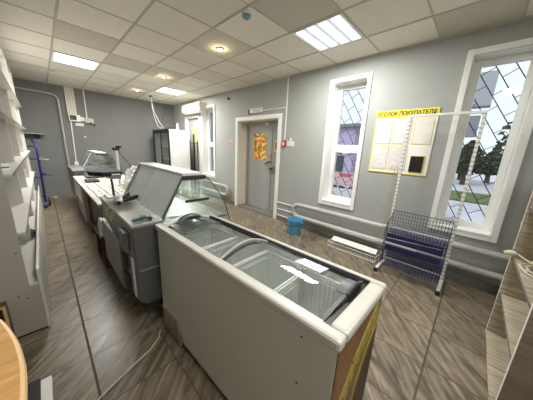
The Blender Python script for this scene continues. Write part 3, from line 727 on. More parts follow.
# curved lids
ya, yb = -th-.004, -FW+th-.008
def arcp(h, raise_): return [(ya+(yb-ya)*k/16, FH-.012+raise_+h*math.sin(PI*k/16)) for k in range(17)]
def loft(x0, x1, A, B, t):
    """curved strip from profile A at x0 to profile B at x1, thickness t downwards"""
    m = MB(); n = len(A); V = [[m.bm.verts.new((x, p[0], p[1]-d)) for p in P_] for d in (0, t) for x, P_ in ((x0, A), (x1, B))]
    a, b_, c, d = V
    for i in range(n-1):
        m.bm.faces.new((a[i], a[i+1], b_[i+1], b_[i])); m.bm.faces.new((c[i], d[i], d[i+1], c[i+1]))
        m.bm.faces.new((a[i], c[i], c[i+1], a[i+1])); m.bm.faces.new((b_[i], b_[i+1], d[i+1], d[i]))
    for i in (0, n-1): m.bm.faces.new((a[i], b_[i], d[i], c[i]))
    return m
def build_lid(label, x0, x1, h0, h1, raise_, near_handle, mat, f0, f1, k0, k1):
    A, B = arcp(h0, raise_), arcp(h1, raise_)
    def at(x):
        t = (x-x0)/(x1-x0); return [(p[0], p[1]*(1-t)+q_[1]*t) for p, q_ in zip(A, B)]
    o = part('glass_lid', loft(x0, x1, A, B, .004), mat, fz, smooth=True, local=True, label=label)
    for e0, e1, fm in ((x0-.002, x0+.014, f0), (x1-.010, x1+.002, f1)):
        P_ = [(p[0], p[1]+.002) for p in at((e0+e1)/2)]
        part('lid_frame', loft(e0, e1, P_, P_, .010), fm, o, smooth=True, local=True)
    P_ = at(x0)
    part('lid_edge', MB().box(x0, x1, ya+.004, ya-.004, P_[0][1]-.01, P_[0][1]+.003), m_lidfr, o, local=True)
    part('lid_edge', MB().box(x0, x1, yb+.010, yb-.004, P_[0][1]-.01, P_[0][1]+.006), m_dark, o, local=True)
    hx = x0 if near_handle else x1; s = 1 if near_handle else -1
    hy = at(hx)[k0:k1+1]; n = len(hy)-1
    P_ = [(p[0], p[1]+.004+.018*math.sin(PI*k/n)) for k, p in enumerate(hy)]
    part('handle', loft(hx if s > 0 else hx-.045, hx+.045 if s > 0 else hx, P_, P_, .005), m_hgrey, o, smooth=True, local=True)
    P2 = [(p[0], p[1]+.0045) for p in P_]
    part('handle_lip', loft(hx-.006, hx+.004, P2, P2, .014), m_dark, o, smooth=True, local=True)
    return o
m_hgrey = M('grey_handle_plastic', (104, 106, 108), .35)
m_enddark = M('dark_lid_end_rail', (70, 68, 66), .4)
m_lidfr = M('grey_lid_frame', (176, 178, 176), .35)
l1 = build_lid('near sliding lid with grey handle', .075, .66, .012, .055, .0, True, m_glassf, m_enddark, m_lidfr, 8, 14)
l2 = build_lid('far sliding lid lying under the near one', .64, FL-.055, .045, .045, -.008, False, m_glassf, m_enddark, m_hgrey, 4, 12)
P_ = arcp(.045, -.004)[1:16]
part('tinted_film', loft(1.06, 1.27, P_, P_, .001), glass('smoky_film', (120, 128, 136), .2, .1, milky=.12), l2, smooth=True, local=True)
P_ = [(a_[0], a_[1]) for a_ in arcp(.028, .004)[10:15]]
part('paper_label', loft(.22, .36, P_, P_, .001), stripes('label_print', (222, 224, 232), (150, 156, 190), 60, 'X', .4, 60), l1, local=True)
# baskets in the freezer
def fbasket(x0, x1, label):
    cx = (x0+x1)/2; y0, y1 = -.058, -FW+.045
    R = ORI[fz.name]; p = R @ Vector((cx, (y0+y1)/2, .52))
    r = empty('freezer_basket', label, 'wire basket', p, ang, group='white wire baskets inside the chest freezer')
    Mi = R.inverted(); 
    T = Matrix.Translation((-cx, -(y0+y1)/2, -.52)); zt, zb = .78, .53
    def P(name, mb):
        mb.bm.transform(T); return part(name, mb, m_wire, r, local=True)
    g = MB()
    for z in (zt,): g.tube([(x0, y0, z), (x1, y0, z), (x1, y1, z), (x0, y1, z), (x0, y0, z)], .006, 6)
    g.tube([(x0, y0, zt-.04), (x1, y0, zt-.04), (x1, y1, zt-.04), (x0, y1, zt-.04), (x0, y0, zt-.04)], .003, 5)
    P('rim', g)
    g = MB(); n = max(5, int((x1-x0)/.022))
    for k in range(n+1):
        x = x0+(x1-x0)*k/n; g.tube([(x, y0, zt), (x, y0, zb), (x, y1, zb), (x, y1, zt)], .0026, 4)
    n = 14
    for k in range(n+1):
        y = y0+(y1-y0)*k/n; g.tube([(x0, y, zt), (x0, y, zb), (x1, y, zb), (x1, y, zt)], .0026, 4)
    P('mesh', g)
fbasket(.07, .33, 'white wire basket in freezer nearest the brown end')
fbasket(.345, .62, 'white wire basket in freezer under the near lid, second from brown end')
fbasket(.635, .91, 'white wire basket in middle of freezer by the lid overlap')
fbasket(.925, 1.14, 'white wire basket in freezer under the grey film at far end')
# cord
part('power_cord', MB().tube([(1.46, -.44, .05), (1.44, -.42, .006), (1.38, -.34, .006), (1.34, -.24, .006), (1.30, -.14, .006), (1.27, -.07, .006), (1.25, -.03, .006), (1.20, .08, .006), (1.05, .22, .006)], .006, 8), m_cord, fz, smooth=True, label='thin grey power cord running across the floor tiles')

# ============================================================ DISPLAY CASES
def display_case(x0, x1, label, loc, panel=None):
    r = empty('display_case', label, 'display case', loc)
    yb, yf = -.36, -1.20
    # body
    pr = [(yb, .25), (yb-.05, .20), (yf+.05, .20), (yf, .25), (yf, .70), (yf+.03, .72), (-.98, .74), (-.60, .76), (-.56, .83), (yb, .83)]
    part('body', MB().prism([(x0+.02, p[0], p[1]) for p in pr], (x1-x0-.04, 0, 0)), m_caselight, r)
    for xa in (x0, x1-.02):
        part('side_panel', MB().prism([(xa, p[0], p[1]) for p in pr], (.02, 0, 0)), m_casegrey, r, bevel=.008)
    part('trim_strip', MB().box(x0-.004, x0, yb-.02, yf, .49, .50), m_caselight, r)
    part('worktop', MB().box(x0-.004, x1+.004, yb+.008, -.57, .83, .852), m_worktop, r, bevel=.004)
    # glass
    e = [(-.565, .852), (-.735, 1.165), (-.92, 1.165), (-.97, 1.12), (-1.02, 1.06), (-1.065, 1.0), (-1.11, .92), (-1.15, .82), (-1.18, .735), (-.98, .745), (-.60, .765)]
    for k, xa in enumerate((x0+.004, x1-.010)):
        o = part('end_glass', MB().prism([(xa, p[0], p[1]) for p in e], (.006, 0, 0)), m_glass, r)
        part('glass_edge', MB().tube([(xa+.003, p[0], p[1]) for p in e[2:9]], .004, 6).tube([(xa+.003, e[0][0], e[0][1]), (xa+.003, e[1][0], e[1][1])], .005, 6), m_glassedge, o)
    part('front_glass', MB().sheet(e[2:9], x0+.012, x1-.012, .005), m_glass, r, smooth=True)
    part('canopy', MB().box(x0+.012, x1-.0, -.735, -.905, 1.167, 1.19), m_upvc, r, bevel=.004)
    part('canopy_bracket', MB().box(x0-.004, x0+.012, -.73, -.925, 1.135, 1.168), m_dark, r)
    part('lamp_housing', MB().box(x0+.02, x1-.02, -.78, -.84, 1.14, 1.166), m_steel, r)
    # sliding back panels
    n = Vector((0, -.17, .313)).normalized()
    xm = (x0+x1)/2
    for (xa, xb, d) in ((x0+.02, xm+.02, 0), (xm-.02, x1-.02, .012)):
        pts = [(xa, -.575-d, .856), (xb, -.575-d, .856), (xb, -.742-d, 1.162), (xa, -.742-d, 1.162)]
        part('sliding_panel', MB().prism(pts, (0, .005, .003)), panel or m_frost, r)
    for xa in (x0+.012, xm-.012, x1-.036):
        part('panel_post', MB().prism([(xa, -.563, .852), (xa+.024, -.563, .852), (xa+.024, -.735, 1.166), (xa, -.735, 1.166)], (0, -.012, -.004)), m_steel if xa != xm-.012 else m_upvc, r)
    # glass shelf and brackets
    sh = part('glass_shelf', MB().box(x0+.03, x1-.03, -.74, -.98, .965, .971), m_glass, r)
    for xa in (x0+.03, xm, x1-.045):
        part('shelf_bracket', MB().box(xa, xa+.012, -.76, -.97, .945, .965), m_dark, sh)
    part('deck', MB().box(x0+.02, x1-.02, -.60, -1.15, .765, .785), m_steel, r)
    for xa in (x0+.22, x1-.10):
        for yy in (yb-.22, yf+.10):
            part('leg', MB().lathe((xa, yy, 0), [(.03, 0), (.03, .015), (.015, .03), (.015, .21)], 12), m_black, r, smooth=True)
    return r
dc1 = display_case(1.60, 2.70, 'grey display counter with sloping glass hood, adjoining the freezer', (2.15, -.78, 0))
# service side of the near case: door, handle, control box, stickers
dr = part('door', MB().box(1.90, 2.58, -.36, -.328, .22, .64), m_caselight, dc1, bevel=.006)
part('door_edge', MB().box(1.895, 2.585, -.358, -.326, .64, .655), m_steel, dr)
part('handle', MB().box(1.80, 1.89, -.358, -.325, .26, .38).box(1.81, 1.88, -.358, -.322, .44, .56), m_dark, dc1, bevel=.006)
cb = part('control_box', MB().box(1.70, 1.86, -.36, -.325, .62, .77), m_casegrey, dc1, bevel=.004)
part('control_face', MB().box(1.715, 1.845, -.325, -.322, .70, .76), m_teal, cb)
part('paper_strip', MB().box(1.645, 1.70, -.358, -.354, .26, .58), m_paper, dc1)
for k, (x, z) in enumerate(((2.55, .79), (2.45, .77), (2.36, .80), (2.27, .765), (2.18, .78), (2.50, .73), (2.40, .72), (2.30, .715))):
    part('sticker', MB().lathe((x, -.359, z), [(.036, 0), (.036, .002)], 18, 'Y'), m_sticker, dc1)
dc2 = display_case(5.40, 6.55, 'glass hooded display counter at the far end of the table', (6.0, -.78, 0), glass('smeared_glass_panel', (240, 244, 242), .12, .08, milky=.12))

# items on near case
def screwdriver(name, label, p, ang_, L=.2):
    c, s = math.cos(ang_), math.sin(ang_)
    r = empty(name, label, 'tool', (p[0], p[1], p[2]))
    z = p[2]+.016
    def at(t): return (p[0]+c*t, p[1]+s*t, z)
    part('grip', MB().tube([at(0), at(.01), at(.04), at(.07), at(.09)], [.006, .013, .011, .013, .008], 12), m_teal, r, smooth=True)
    part('barrel', MB().tube([at(.09), at(.5*(L+.09)), at(L)], [.008, .009, .006], 10), m_teal, r, smooth=True)
    part('tip', MB().tube([at(L), at(L+.03)], .004, 8), m_black, r)
screwdriver('screwdriver', 'teal cordless tool lying at near edge of the grey counter', (1.655, -.375, .852), math.radians(-72), .115)
screwdriver('screwdriver', 'teal tool lying against glass hood beside the freezer corner', (1.63, -.50, .852), math.radians(20), .10)
r = empty('barcode_scanner', 'black and white handheld scanner lying on the grey counter', 'scanner', (2.35, -.45, .852))
part('head', MB().tube([(2.22, -.42, .875), (2.30, -.445, .88), (2.38, -.455, .88)], [.02, .03, .028], 14), m_upvc, r, smooth=True)
part('grip', MB().tube([(2.30, -.47, .877), (2.30, -.53, .885), (2.33, -.60-.0, .89)], [.022, .024, .018], 12), m_black, r, smooth=True)
part('lens', MB().lathe((2.205, -.417, .875), [(.018, 0), (.018, .015)], 14, 'X'), m_black, r)
single('phone_handset', MB().tube([(2.42, -.50, .87), (2.48, -.55, .885), (2.54, -.565, .90)], [.018, .022, .014], 10), m_dark, 'dark handset leaning against the frosted hood panel', 'handset', smooth=True)
r = empty('counter_scale', 'flat black weighing tray on thin stand at far end of counter', 'scale', (2.62, -.46, .852))
part('base', MB().box(2.54, 2.72, -.53, -.39, .852, .868), m_steel, r, bevel=.005)
part('stem', MB().tube([(2.62, -.46, .868), (2.62, -.455, 1.06)], .011, 10), m_dark, r, smooth=True)
part('tray', MB().prism([(2.44, -.36, 1.085), (2.46, -.52, 1.085), (2.80, -.55, 1.085), (2.80, -.29, 1.085), (2.55, -.27, 1.085)], (0, 0, .04)), M('matt_black', (20, 20, 22), .75), r, bevel=.008)
part('tray_plate', MB().prism([(2.50, -.42, 1.05), (2.50, -.52, 1.05), (2.74, -.53, 1.05), (2.74, -.40, 1.05)], (0, 0, .034)), m_steel, r, bevel=.005)
part('label_strip', MB().box(2.438, 2.444, -.50, -.43, 1.094, 1.108), m_paper, r)
single('plastic_bag', MB().prism([(2.60, -.345, .62), (2.68, -.335, .64), (2.74, -.33, .56), (2.70, -.325, .46), (2.63, -.33, .44), (2.57, -.34, .52)], (0, .02, 0)), m_bag, 'small white plastic bag hanging on the grey counter side', 'bag')

# ============================================================ LONG TABLE
r = tb = empty('work_table', 'long light topped wooden table between the two display counters', 'table', (4.1, -.75, 0))
part('tabletop', MB().box(2.78, 5.34, -.34, -1.12, .725, .75), m_shelfw, r, bevel=.003)
for (x, y) in ((2.86, -.40), (2.86, -1.06), (4.1, -.40), (4.1, -1.06), (5.27, -.40), (5.27, -1.06)):
    part('leg', MB().box(x-.02, x+.02, y-.02, y+.02, 0, .725), m_brown, r)
part('apron', MB().box(2.84, 5.30, -.385, -.40, .65, .725), m_brown, r)
cb = part('drawer_unit', MB().box(4.35, 5.28, -.36, -.95, .12, .72), m_caselight, r, bevel=.003)
part('drawer', MB().box(4.38, 4.80, -.342, -.36, .43, .70), m_white, cb); part('drawer', MB().box(4.84, 5.26, -.342, -.36, .43, .70), m_white, cb)
part('stretcher', MB().box(2.84, 5.30, -.385, -.415, .14, .18), m_brown, r)
part('brace', MB().prism([(2.9, -.42, .15), (2.94, -.42, .15), (3.4, -.42, .70), (3.36, -.42, .70)], (0, -.015, 0)), m_brown, r)
cr = empty('wooden_crate', 'brown open wooden crate on floor under the table', 'crate', (2.98, -.40, 0))
part('crate_body', MB().box(2.78, 3.20, -.33, -.60, .0, .03).box(2.78, 2.80, -.33, -.60, .03, .36).box(3.18, 3.20, -.33, -.60, .03, .36).box(2.80, 3.18, -.58, -.60, .03, .36), m_brown, cr)
part('top_board', MB().box(2.76, 3.22, -.32, -.61, .36, .385), m_brown, cr)
# price strips on the table
k = 0
for i in range(14):
    for j in range(2):
        x = 2.86+i*.17+random.uniform(-.01, .01); y = -.36-j*.23-random.uniform(0, .01)
        o = single('price_strip', MB().box(x, x+.145, y-.215, y, .7505, .7515+.0007*(k % 3)), m_tag, 'pale printed price tag strip laid flat on the long table', 'price tag', group='price tag strips covering the long table'); k += 1
# crumpled plastic bags
def bag(label, c, s, seed):
    bm = bmesh.new(); bmesh.ops.create_icosphere(bm, subdivisions=4, radius=1)
    for v in bm.verts:
        n_ = noise.noise(v.co*2.2+Vector((seed, 0, 0)))*.35+noise.turbulence(v.co*3.5+Vector((0, seed, 0)), 3, True)*.28
        v.co *= (.8+n_); v.co.x *= s[0]; v.co.y *= s[1]; v.co.z = max(v.co.z, -.75)*s[2]
    zmin = min(v.co.z for v in bm.verts)
    for v in bm.verts: v.co += Vector((c[0], c[1], c[2]-zmin))
    mb = MB(); mb.bm.free(); mb.bm = bm
    return single('plastic_bag', mb, m_bag, label, 'bag')
bag('crumpled clear plastic bag heaped on table behind the black tray', (3.25, -.82, .754), (.20, .14, .13), 1.3)
bag('big crumpled clear plastic wrap on table near the display pole', (3.74, -.98, .754), (.22, .17, .17), 5.1)
bag('low crumpled clear plastic wrap on table by the glass hood', (2.92, -.96, .754), (.13, .15, .12), 9.7)
# customer display pole
r = empty('customer_display', 'white pole with small black head standing on the table', 'display pole', (3.95, -.79, .75))
part('base', MB().box(3.88, 4.02, -.73, -.85, .752, .77), m_upvc, r, bevel=.004)
part('pole', MB().tube([(3.95, -.79, .77), (3.95, -.79, 1.28)], .02, 12), m_upvc, r, smooth=True)
part('head', MB().box(3.92, 3.98, -.74, -.83, 1.28, 1.32).box(3.93, 3.97, -.79, -.86, 1.32, 1.35), m_black, r, bevel=.008)
part('cable', MB().tube([(3.97, -.81, 1.28), (4.0, -.88, 1.18), (4.0, -.98, 1.02), (3.98, -1.0, .80)], .006, 6), m_dark, r)
r = empty('cash_register', 'low dark cash terminal on far end of the table', 'cash register', (4.98, -.62, .75))
part('body', MB().prism([(4.85, -.48, .755), (5.15, -.48, .755), (5.15, -.48, .83), (4.85, -.48, .79)], (0, -.26, 0)), m_dark, r, bevel=.006)
part('screen', MB().prism([(5.10, -.50, .84), (5.12, -.50, .84), (5.20, -.50, .95), (5.18, -.50, .95)], (0, -.22, 0)), m_black, r)
r = empty('keyboard', 'black keypad lying on the table beyond the weighing tray', 'keypad', (4.5, -.52, .75))
part('base', MB().box(4.35, 4.62, -.42, -.60, .755, .775), m_black, r, bevel=.004)
g = MB()
for i in range(6):
    for j in range(4): g.box(4.365+i*.042, 4.398+i*.042, -.435-j*.04, -.467-j*.04, .775, .782)
part('keys', g, m_dark, r)

# ============================================================ FRIDGE
fx0, fx1, fy0, fy1, fh = 5.98, 7.12, -2.42, -2.98, 1.80
r = empty('display_fridge', 'tall white display fridge with dark sliding glass doors in the corner', 'fridge', ((fx0+fx1)/2, -2.7, 0))
part('body', MB().box(fx0, fx1, fy1, fy1+.03, .06, fh).box(fx0, fx0+.03, fy1+.03, fy0, .06, fh).box(fx1-.03, fx1, fy1+.03, fy0, .06, fh).box(fx0+.03, fx1-.03, fy1+.03, fy0, fh-.03, fh).box(fx0+.03, fx1-.03, fy1+.03, fy0, .06, .30), m_white, r)
df = MB().box(fx0, fx0+.045, fy0, fy0+.03, .25, fh).box(fx1-.05, fx1, fy0, fy0+.03, .25, fh).box(fx0+.05, fx1-.05, fy0, fy0+.03, fh-.06, fh).box(fx0+.05, fx1-.05, fy0, fy0+.03, .25, .32)
part('door_frame', df, m_black, r)
part('front_grille', MB().box(fx0, fx1, fy0, fy0+.02, .06, .25), m_dark, r)
for a, c, d in ((fx0+.05, fx0+.60, .0), (fx0+.54, fx1-.05, .014)):
    o = part('door', MB().box(a, a+.035, fy0+.001+d, fy0+.013+d, .32, fh-.06).box(c-.035, c, fy0+.001+d, fy0+.013+d, .32, fh-.06).box(a+.035, c-.035, fy0+.001+d, fy0+.013+d, .32, .36).box(a+.035, c-.035, fy0+.001+d, fy0+.013+d, fh-.10, fh-.06), m_black, r)
    part('pane', MB().box(a+.035, c-.035, fy0+.004+d, fy0+.010+d, .36, fh-.10), glass('fridge_door_glass_%d' % int(d*1000), (244, 246, 246), .14), o)
for z in (.65, .98, 1.31):
    part('shelf', MB().box(fx0+.03, fx1-.03, fy1+.03, fy0-.04, z, z+.012), m_wire, r)
for (x, y) in ((fx0+.06, fy0-.06), (fx1-.06, fy0-.06), (fx0+.06, fy1+.06), (fx1-.06, fy1+.06)):
    part('foot', MB().lathe((x, y, 0), [(.02, 0), (.02, .06)], 12), m_black, r)
r = empty('bottle', 'white bottle standing on top of the tall fridge', 'bottle', (6.32, -2.80, fh))
part('body', MB().lathe((6.32, -2.80, fh), [(.032, 0), (.035, .01), (.035, .12), (.015, .15), (.015, .17)], 18), m_upvc, r, smooth=True)
part('cap', MB().lathe((6.32, -2.80, fh+.17), [(.018, 0), (.018, .025)], 14), m_paper, r)
for (x, y, s_, lab) in ((6.55, -2.62, .07, 'small dark box on fridge top near the front edge'), (6.75, -2.75, .10, 'brown grey box on fridge top behind the dark box')):
    single('small_box', MB().box(x-.05, x+.05, y-.05, y+.05, fh, fh+s_), m_dark if s_ < .08 else m_brown, lab, 'box', bevel=.004)
pts = [(6.5+.16*math.cos(a)+.03*math.sin(3*a), -2.78+.10*math.sin(a), fh+.02+.07*abs(math.sin(1.7*a))) for a in [k*.22 for k in range(50)]]
single('cable_coil', MB().tube(pts, .005, 6), m_dark, 'tangled dark cable on top of the tall fridge', 'cable', smooth=True)
single('hanging_cable', MB().tube([(6.62, -2.25, CZ-.001), (6.62, -2.25, 2.45), (6.60, -2.30, 2.1), (6.62, -2.38, 1.88), (6.62, -2.46, 1.845), (6.57, -2.50, 1.86), (6.56, -2.40, 2.0), (6.58, -2.27, 2.3), (6.60, -2.24, CZ-.001)], .0045, 8), m_upvc, 'white cable loop hanging from the ceiling to the fridge top', 'cable', smooth=True)
single('ceiling_socket', MB().lathe((6.66, -2.25, CZ), [(.035, -.001), (.035, -.04), (.02, -.045)], 16), m_black, 'small black ceiling socket above the tall fridge', 'ceiling fitting', smooth=True)
single('wall_cable', MB().tube([(FX-.012, -2.97, CZ-.02), (FX-.02, -2.90, 2.4), (FX-.03, -2.78, 2.05), (FX-.08, -2.72, 1.9)], .006, 6), m_dark, 'thin dark cable hanging down the far wall behind the fridge', 'cable', smooth=True)
# black metal frame standing right of the fridge
r = empty('metal_stand', 'black metal rail frame standing beside the tall white fridge', 'metal stand', (5.60, -2.95, 0))
for x in (5.86, 5.44):
    part('upright', MB().tube([(x, -2.93, .03), (x, -2.93, 1.55)], .014, 10), m_black, r, smooth=True)
part('upright', MB().tube([(5.77, -3.0, .03), (5.77, -3.0, 1.72)], .024, 10), m_black, r, smooth=True, label='thick black tube standing in for the shaded gap beside the fridge')  # black tube in place of the shaded gap between fridge and door frame
part('crossbar', MB().tube([(5.86, -2.93, 1.47), (5.44, -2.93, 1.47)], .010, 8), m_black, r)
part('base', MB().box(5.40, 5.90, -3.04, -2.82, .0, .03), m_black, r, bevel=.004)

# ============================================================ FAR WALL
single('wall_pipe', MB().tube([(FX-.04, .70, 2.46), (FX-.04, .30, 2.45), (FX-.04, -.30, 2.43), (FX-.04, -.38, 2.41), (FX-.04, -.425, 2.36), (FX-.04, -.435, 2.26), (FX-.04, -.435, .55), (FX-.04, -.445, .46), (FX-.04, -.50, .42), (FX-.04, -1.2, .41)], .018, 12), m_pipe, 'grey heating pipe bending down the dark far wall', 'wall pipe', smooth=True)
r = empty('cable_trunking', 'wide cream ribbed cable trunking dropping from ceiling on far wall', 'cable trunking', (FX-.02, -.64, 2.02))
for k in range(4):
    part('duct', MB().box(FX-.03, FX-.001, -.572-k*.045, -.572-k*.045-.038, 2.0, CZ-.021), m_cream, r, bevel=.003)
r = empty('meter_box', 'small open electrical box under the cream trunking', 'electrical box', (FX-.03, -.68, 1.88))
part('case', MB().box(FX-.06, FX-.001, -.58, -.80, 1.86, 2.02), m_upvc, r, bevel=.004)
part('opening', MB().box(FX-.064, FX-.06, -.60, -.72, 1.89, 2.0), m_black, r)
part('breaker', MB().box(FX-.078, FX-.064, -.62, -.66, 1.90, 1.95), m_dark, r)
single('socket', MB().box(FX-.04, FX-.001, -.805, -.87, 1.89, 1.98), m_upvc, 'white wall socket right of the open electrical box', 'socket', bevel=.004)
r = empty('power_strip', 'grey power strip on far wall with dark plugs below', 'power strip', (FX-.02, -.96, 1.86))
part('body', MB().box(FX-.04, FX-.001, -.875, -1.06, 1.85, 1.97), m_rail, r, bevel=.004)
part('plug', MB().box(FX-.07, FX-.041, -.98, -1.01, 1.83, 1.87), m_black, r, bevel=.004); part('plug', MB().box(FX-.07, FX-.02, -1.05, -1.08, 1.79, 1.83), m_black, r, bevel=.004)
single('conduit', MB().box(FX-.015, FX-.001, -.925, -.945, 1.97, CZ-.021), m_upvc, 'thin white conduit above the power strip on far wall', 'cable conduit')
single('conduit', MB().prism([(FX-.015, -.60, 1.86), (FX-.015, -.62, 1.86), (FX-.015, -.60, .86), (FX-.015, -.58, .86)], (.014, 0, 0)), m_upvc, 'thin white conduit descending from the open electrical box', 'cable conduit')
single('socket', MB().box(FX-.04, FX-.001, -.55, -.63, .78, .86), m_upvc, 'white socket low on far wall at end of conduit', 'socket', bevel=.004)
single('paper_note', MB().box(FX-.004, FX-.001, -.69, -.85, 1.76, 1.83), m_notice, 'pale paper note under the electrical box', 'note')
for (y, z, lab) in ((-.83, 1.50, 'small white sticker dot on dark far wall, upper one'), ):
    single('sticker', MB().box(FX-.003, FX-.001, y-.03, y+.0, z-.02, z+.02), m_paper, lab, 'sticker')

# wall bracket shelf at far left, blue hand truck, small floor item
r = empty('wall_shelf', 'small grey shelf on bracket on the far wall beside white shelving', 'wall shelf', (FX-.12, .05, 1.48))
part('board', MB().box(FX-.22, FX-.001, .30, -.10, 1.50, 1.52), m_shelfg, r)
part('bracket', MB().prism([(FX-.001, -.0, 1.40), (FX-.2, -.0, 1.498), (FX-.001, -.0, 1.498)], (0, -.012, 0)), m_dark, r)
r = empty('hand_truck', 'blue tubular hand truck standing at end of the white shelving', 'hand truck', (6.5, .1, 0))
hx = 6.42
for yy in (.085, .42):
    part('rail', MB().tube([(hx+.12, yy+.04, 1.40), (hx+.06, yy, 1.32), (hx+.01, yy-.02, 1.22), (hx, yy-.02, 1.0), (hx, yy, .10)], .019, 10), m_navy, r, smooth=True)
for z in (.22, .62, 1.0, 1.25): part('crossbar', MB().tube([(hx, .07, z), (hx, .42, z)], .014, 8), m_navy, r)
part('toe_plate', MB().box(hx-.20, hx+.0, .06, .45, .03, .04), m_navy, r)
for yy in (.03, .46): part('wheel', MB().lathe((hx+.06, yy-.02, .09), [(.03, 0), (.09, .005), (.09, .035), (.03, .04)], 20, 'Y'), m_black, r, smooth=True)
for z, lab in ((.98, 'grey clamp hanging high on blue hand truck'), (.66, 'grey clamp hanging low on the blue hand truck')):
    single('clamp', MB().box(hx-.05, hx+.05, .0, .06, z, z+.05).tube([(hx, .03, z+.02), (hx-.02, -.08, z-.0)], .01, 6), m_steel if z > .8 else m_navy, lab, 'clamp')
single('small_block', MB().box(FX-.20, FX-.10, -.04, -.12, 0, .035), M('yellowish_block', (190, 184, 120), .6), 'small yellowish block on floor by far baseboard', 'block', bevel=.005)

# ============================================================ LEFT SHELVING
UX = [2.11, 3.13, 4.14, 5.16, 6.18]
def left_unit(x0, x1, label):
    r = empty('shelving_unit', label, 'shelf unit', ((x0+x1)/2, .42, 0), group='white shelving units along the left wall')
    yb = LY-.02; yf = .19; t = .016
    part('back_panel', MB().box(x0, x1, yb-.006, yb, 0, 2.52), m_shelfw, r)
    for xa in (x0, x1-t-.001):
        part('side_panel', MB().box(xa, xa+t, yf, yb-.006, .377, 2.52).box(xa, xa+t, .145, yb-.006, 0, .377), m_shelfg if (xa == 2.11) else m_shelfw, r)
    part('front_board', MB().box(x0, x1-.001, .128, .144, .0, .49), m_shelfw, r)
    for z in (.395, .78, 1.175, 1.57, 1.96, 2.52):
        y0 = .15 if z > .4 and z < 2.5 else (.145 if z < .4 else yf)
        xs0 = x0 if y0 < .16 else x0+t
        s = part('shelf', MB().box(x0+t, x1-t-.001, y0+.001, yb-.006, z-.018, z).box(x0, x0+t, y0+.001, yf, z-.018, z), m_shelfw, r)
        if y0 == .15: part('edge_band', MB().box(x0+.001, x1-.002, y0-.002, y0+.001, z-.018, z), m_edgegrey, s)
    # drilled holes on the visible side
    if x0 == 2.11:
        g = MB()
        for (y, z) in ((.215, .64), (.30, .64), (.21, .29), (.25, .70-.38)): g.lathe((x0-.0015, y, z), [(.005, 0), (.005, .002)], 10, 'X')
        part('fixing_holes', g, m_dark, r)
        part('base_gap', MB().box(x0-.001, x0+.0, .145, yb-.01, 0, .012), m_black, r)
for k in range(4):
    left_unit(UX[k], UX[k+1], ['white shelving unit nearest the camera, with grey side panel showing', 'second white shelving unit from the camera on the left wall', 'third white shelving unit from the camera on the left wall', 'farthest white shelving unit, ending by the blue hand truck'][k])
# small things on the shelves
r = empty('tape_roll', 'white and blue roll on the shelf at the left edge of photo', 'tape roll', (2.35, .24, 1.175))
part('roll', MB().lathe((2.37, .22, 1.176), [(.018, 0), (.045, 0), (.045, .04), (.018, .04)], 20), m_paper, r, smooth=True)
part('band', MB().lathe((2.37, .22, 1.19), [(.046, 0), (.046, .010)], 20), M('blue_band', (70, 90, 150), .5), r)
bag2 = bmesh.new(); bmesh.ops.create_icosphere(bag2, subdivisions=3, radius=1)
for v in bag2.verts:
    v.co *= .8+.5*noise.noise(v.co*2.5+Vector((3, 1, 0))); v.co = Vector((3.22+v.co.x*.12, .19+v.co.y*.03, .43+v.co.z*.035))
mb = MB(); mb.bm.free(); mb.bm = bag2; single('cloth', mb, M('dark_blue_cloth', (30, 36, 92), .7), 'dark blue crumpled cloth behind the front board of lowest shelf', 'cloth')
# small cabinet in front of the near unit
r = empty('low_cabinet', 'low open cabinet with pale wood edges below the oak counter', 'cabinet', (2.07, .5, 0))
part('carcass', MB().box(2.04, 2.105, .305, .32, 0, .32).box(2.04, 2.105, .684, .70, 0, .32).box(2.04, 2.105, .32, .684, .304, .32).box(2.04, 2.105, .32, .684, 0, .016).box(2.095, 2.105, .32, .684, .016, .304), m_brown, r)
part('edge_strip', MB().box(2.035, 2.04, .305, .32, 0, .32).box(2.035, 2.04, .32, .70, .304, .32), m_oakedge, r)

# ============================================================ OAK COUNTER
r = empty('oak_counter', 'oak topped counter with large rounded end at the lower left', 'counter', (.5, .5, 0))
out = [(-0.4, 0.105), (0.285, 0.097), (0.585, 0.097), (0.715, 0.109), (0.815, 0.131), (0.905, 0.161), (0.985, 0.209), (1.055, 0.279), (1.105, 0.369), (1.125, 0.479), (1.125, 0.7), (-0.4, 0.7)]
def smoothpts(P, n=4):
    res = []
    for i in range(len(P)-1):
        p0 = Vector(P[max(i-1, 0)]); p1 = Vector(P[i]); p2 = Vector(P[i+1]); p3 = Vector(P[min(i+2, len(P)-1)])
        for k in range(n):
            t = k/n; res.append(tuple(.5*((2*p1)+(p2-p0)*t+(2*p0-5*p1+4*p2-p3)*t*t+(3*p1-p0-3*p2+p3)*t**3)))
    return res+[P[-1]]
mid = smoothpts(out[1:10], 5)
O = [out[0]]+mid+out[10:]
part('counter_top', MB().prism([(p[0], p[1], .876) for p in O], (0, 0, .024)), m_oak, r)
part('edge_band', MB().tube([(p[0], p[1], .888) for p in [out[0]]+mid+[out[10]]], .009, 8), m_oakedge, r, smooth=True)
part('base_cabinet', MB().box(-.35, .75, .30, .69, 0, .876), m_shelfg, r)
r = empty('floor_box', 'flat black and white box lying on floor beside the counter', 'box', (1.45, .17, 0))
part('body', MB().box(1.28, 1.60, .185, .26, 0, .03), m_black, r, bevel=.003)
part('white_side', MB().box(1.27, 1.585, .14, .185, 0, .022), m_paper, r)

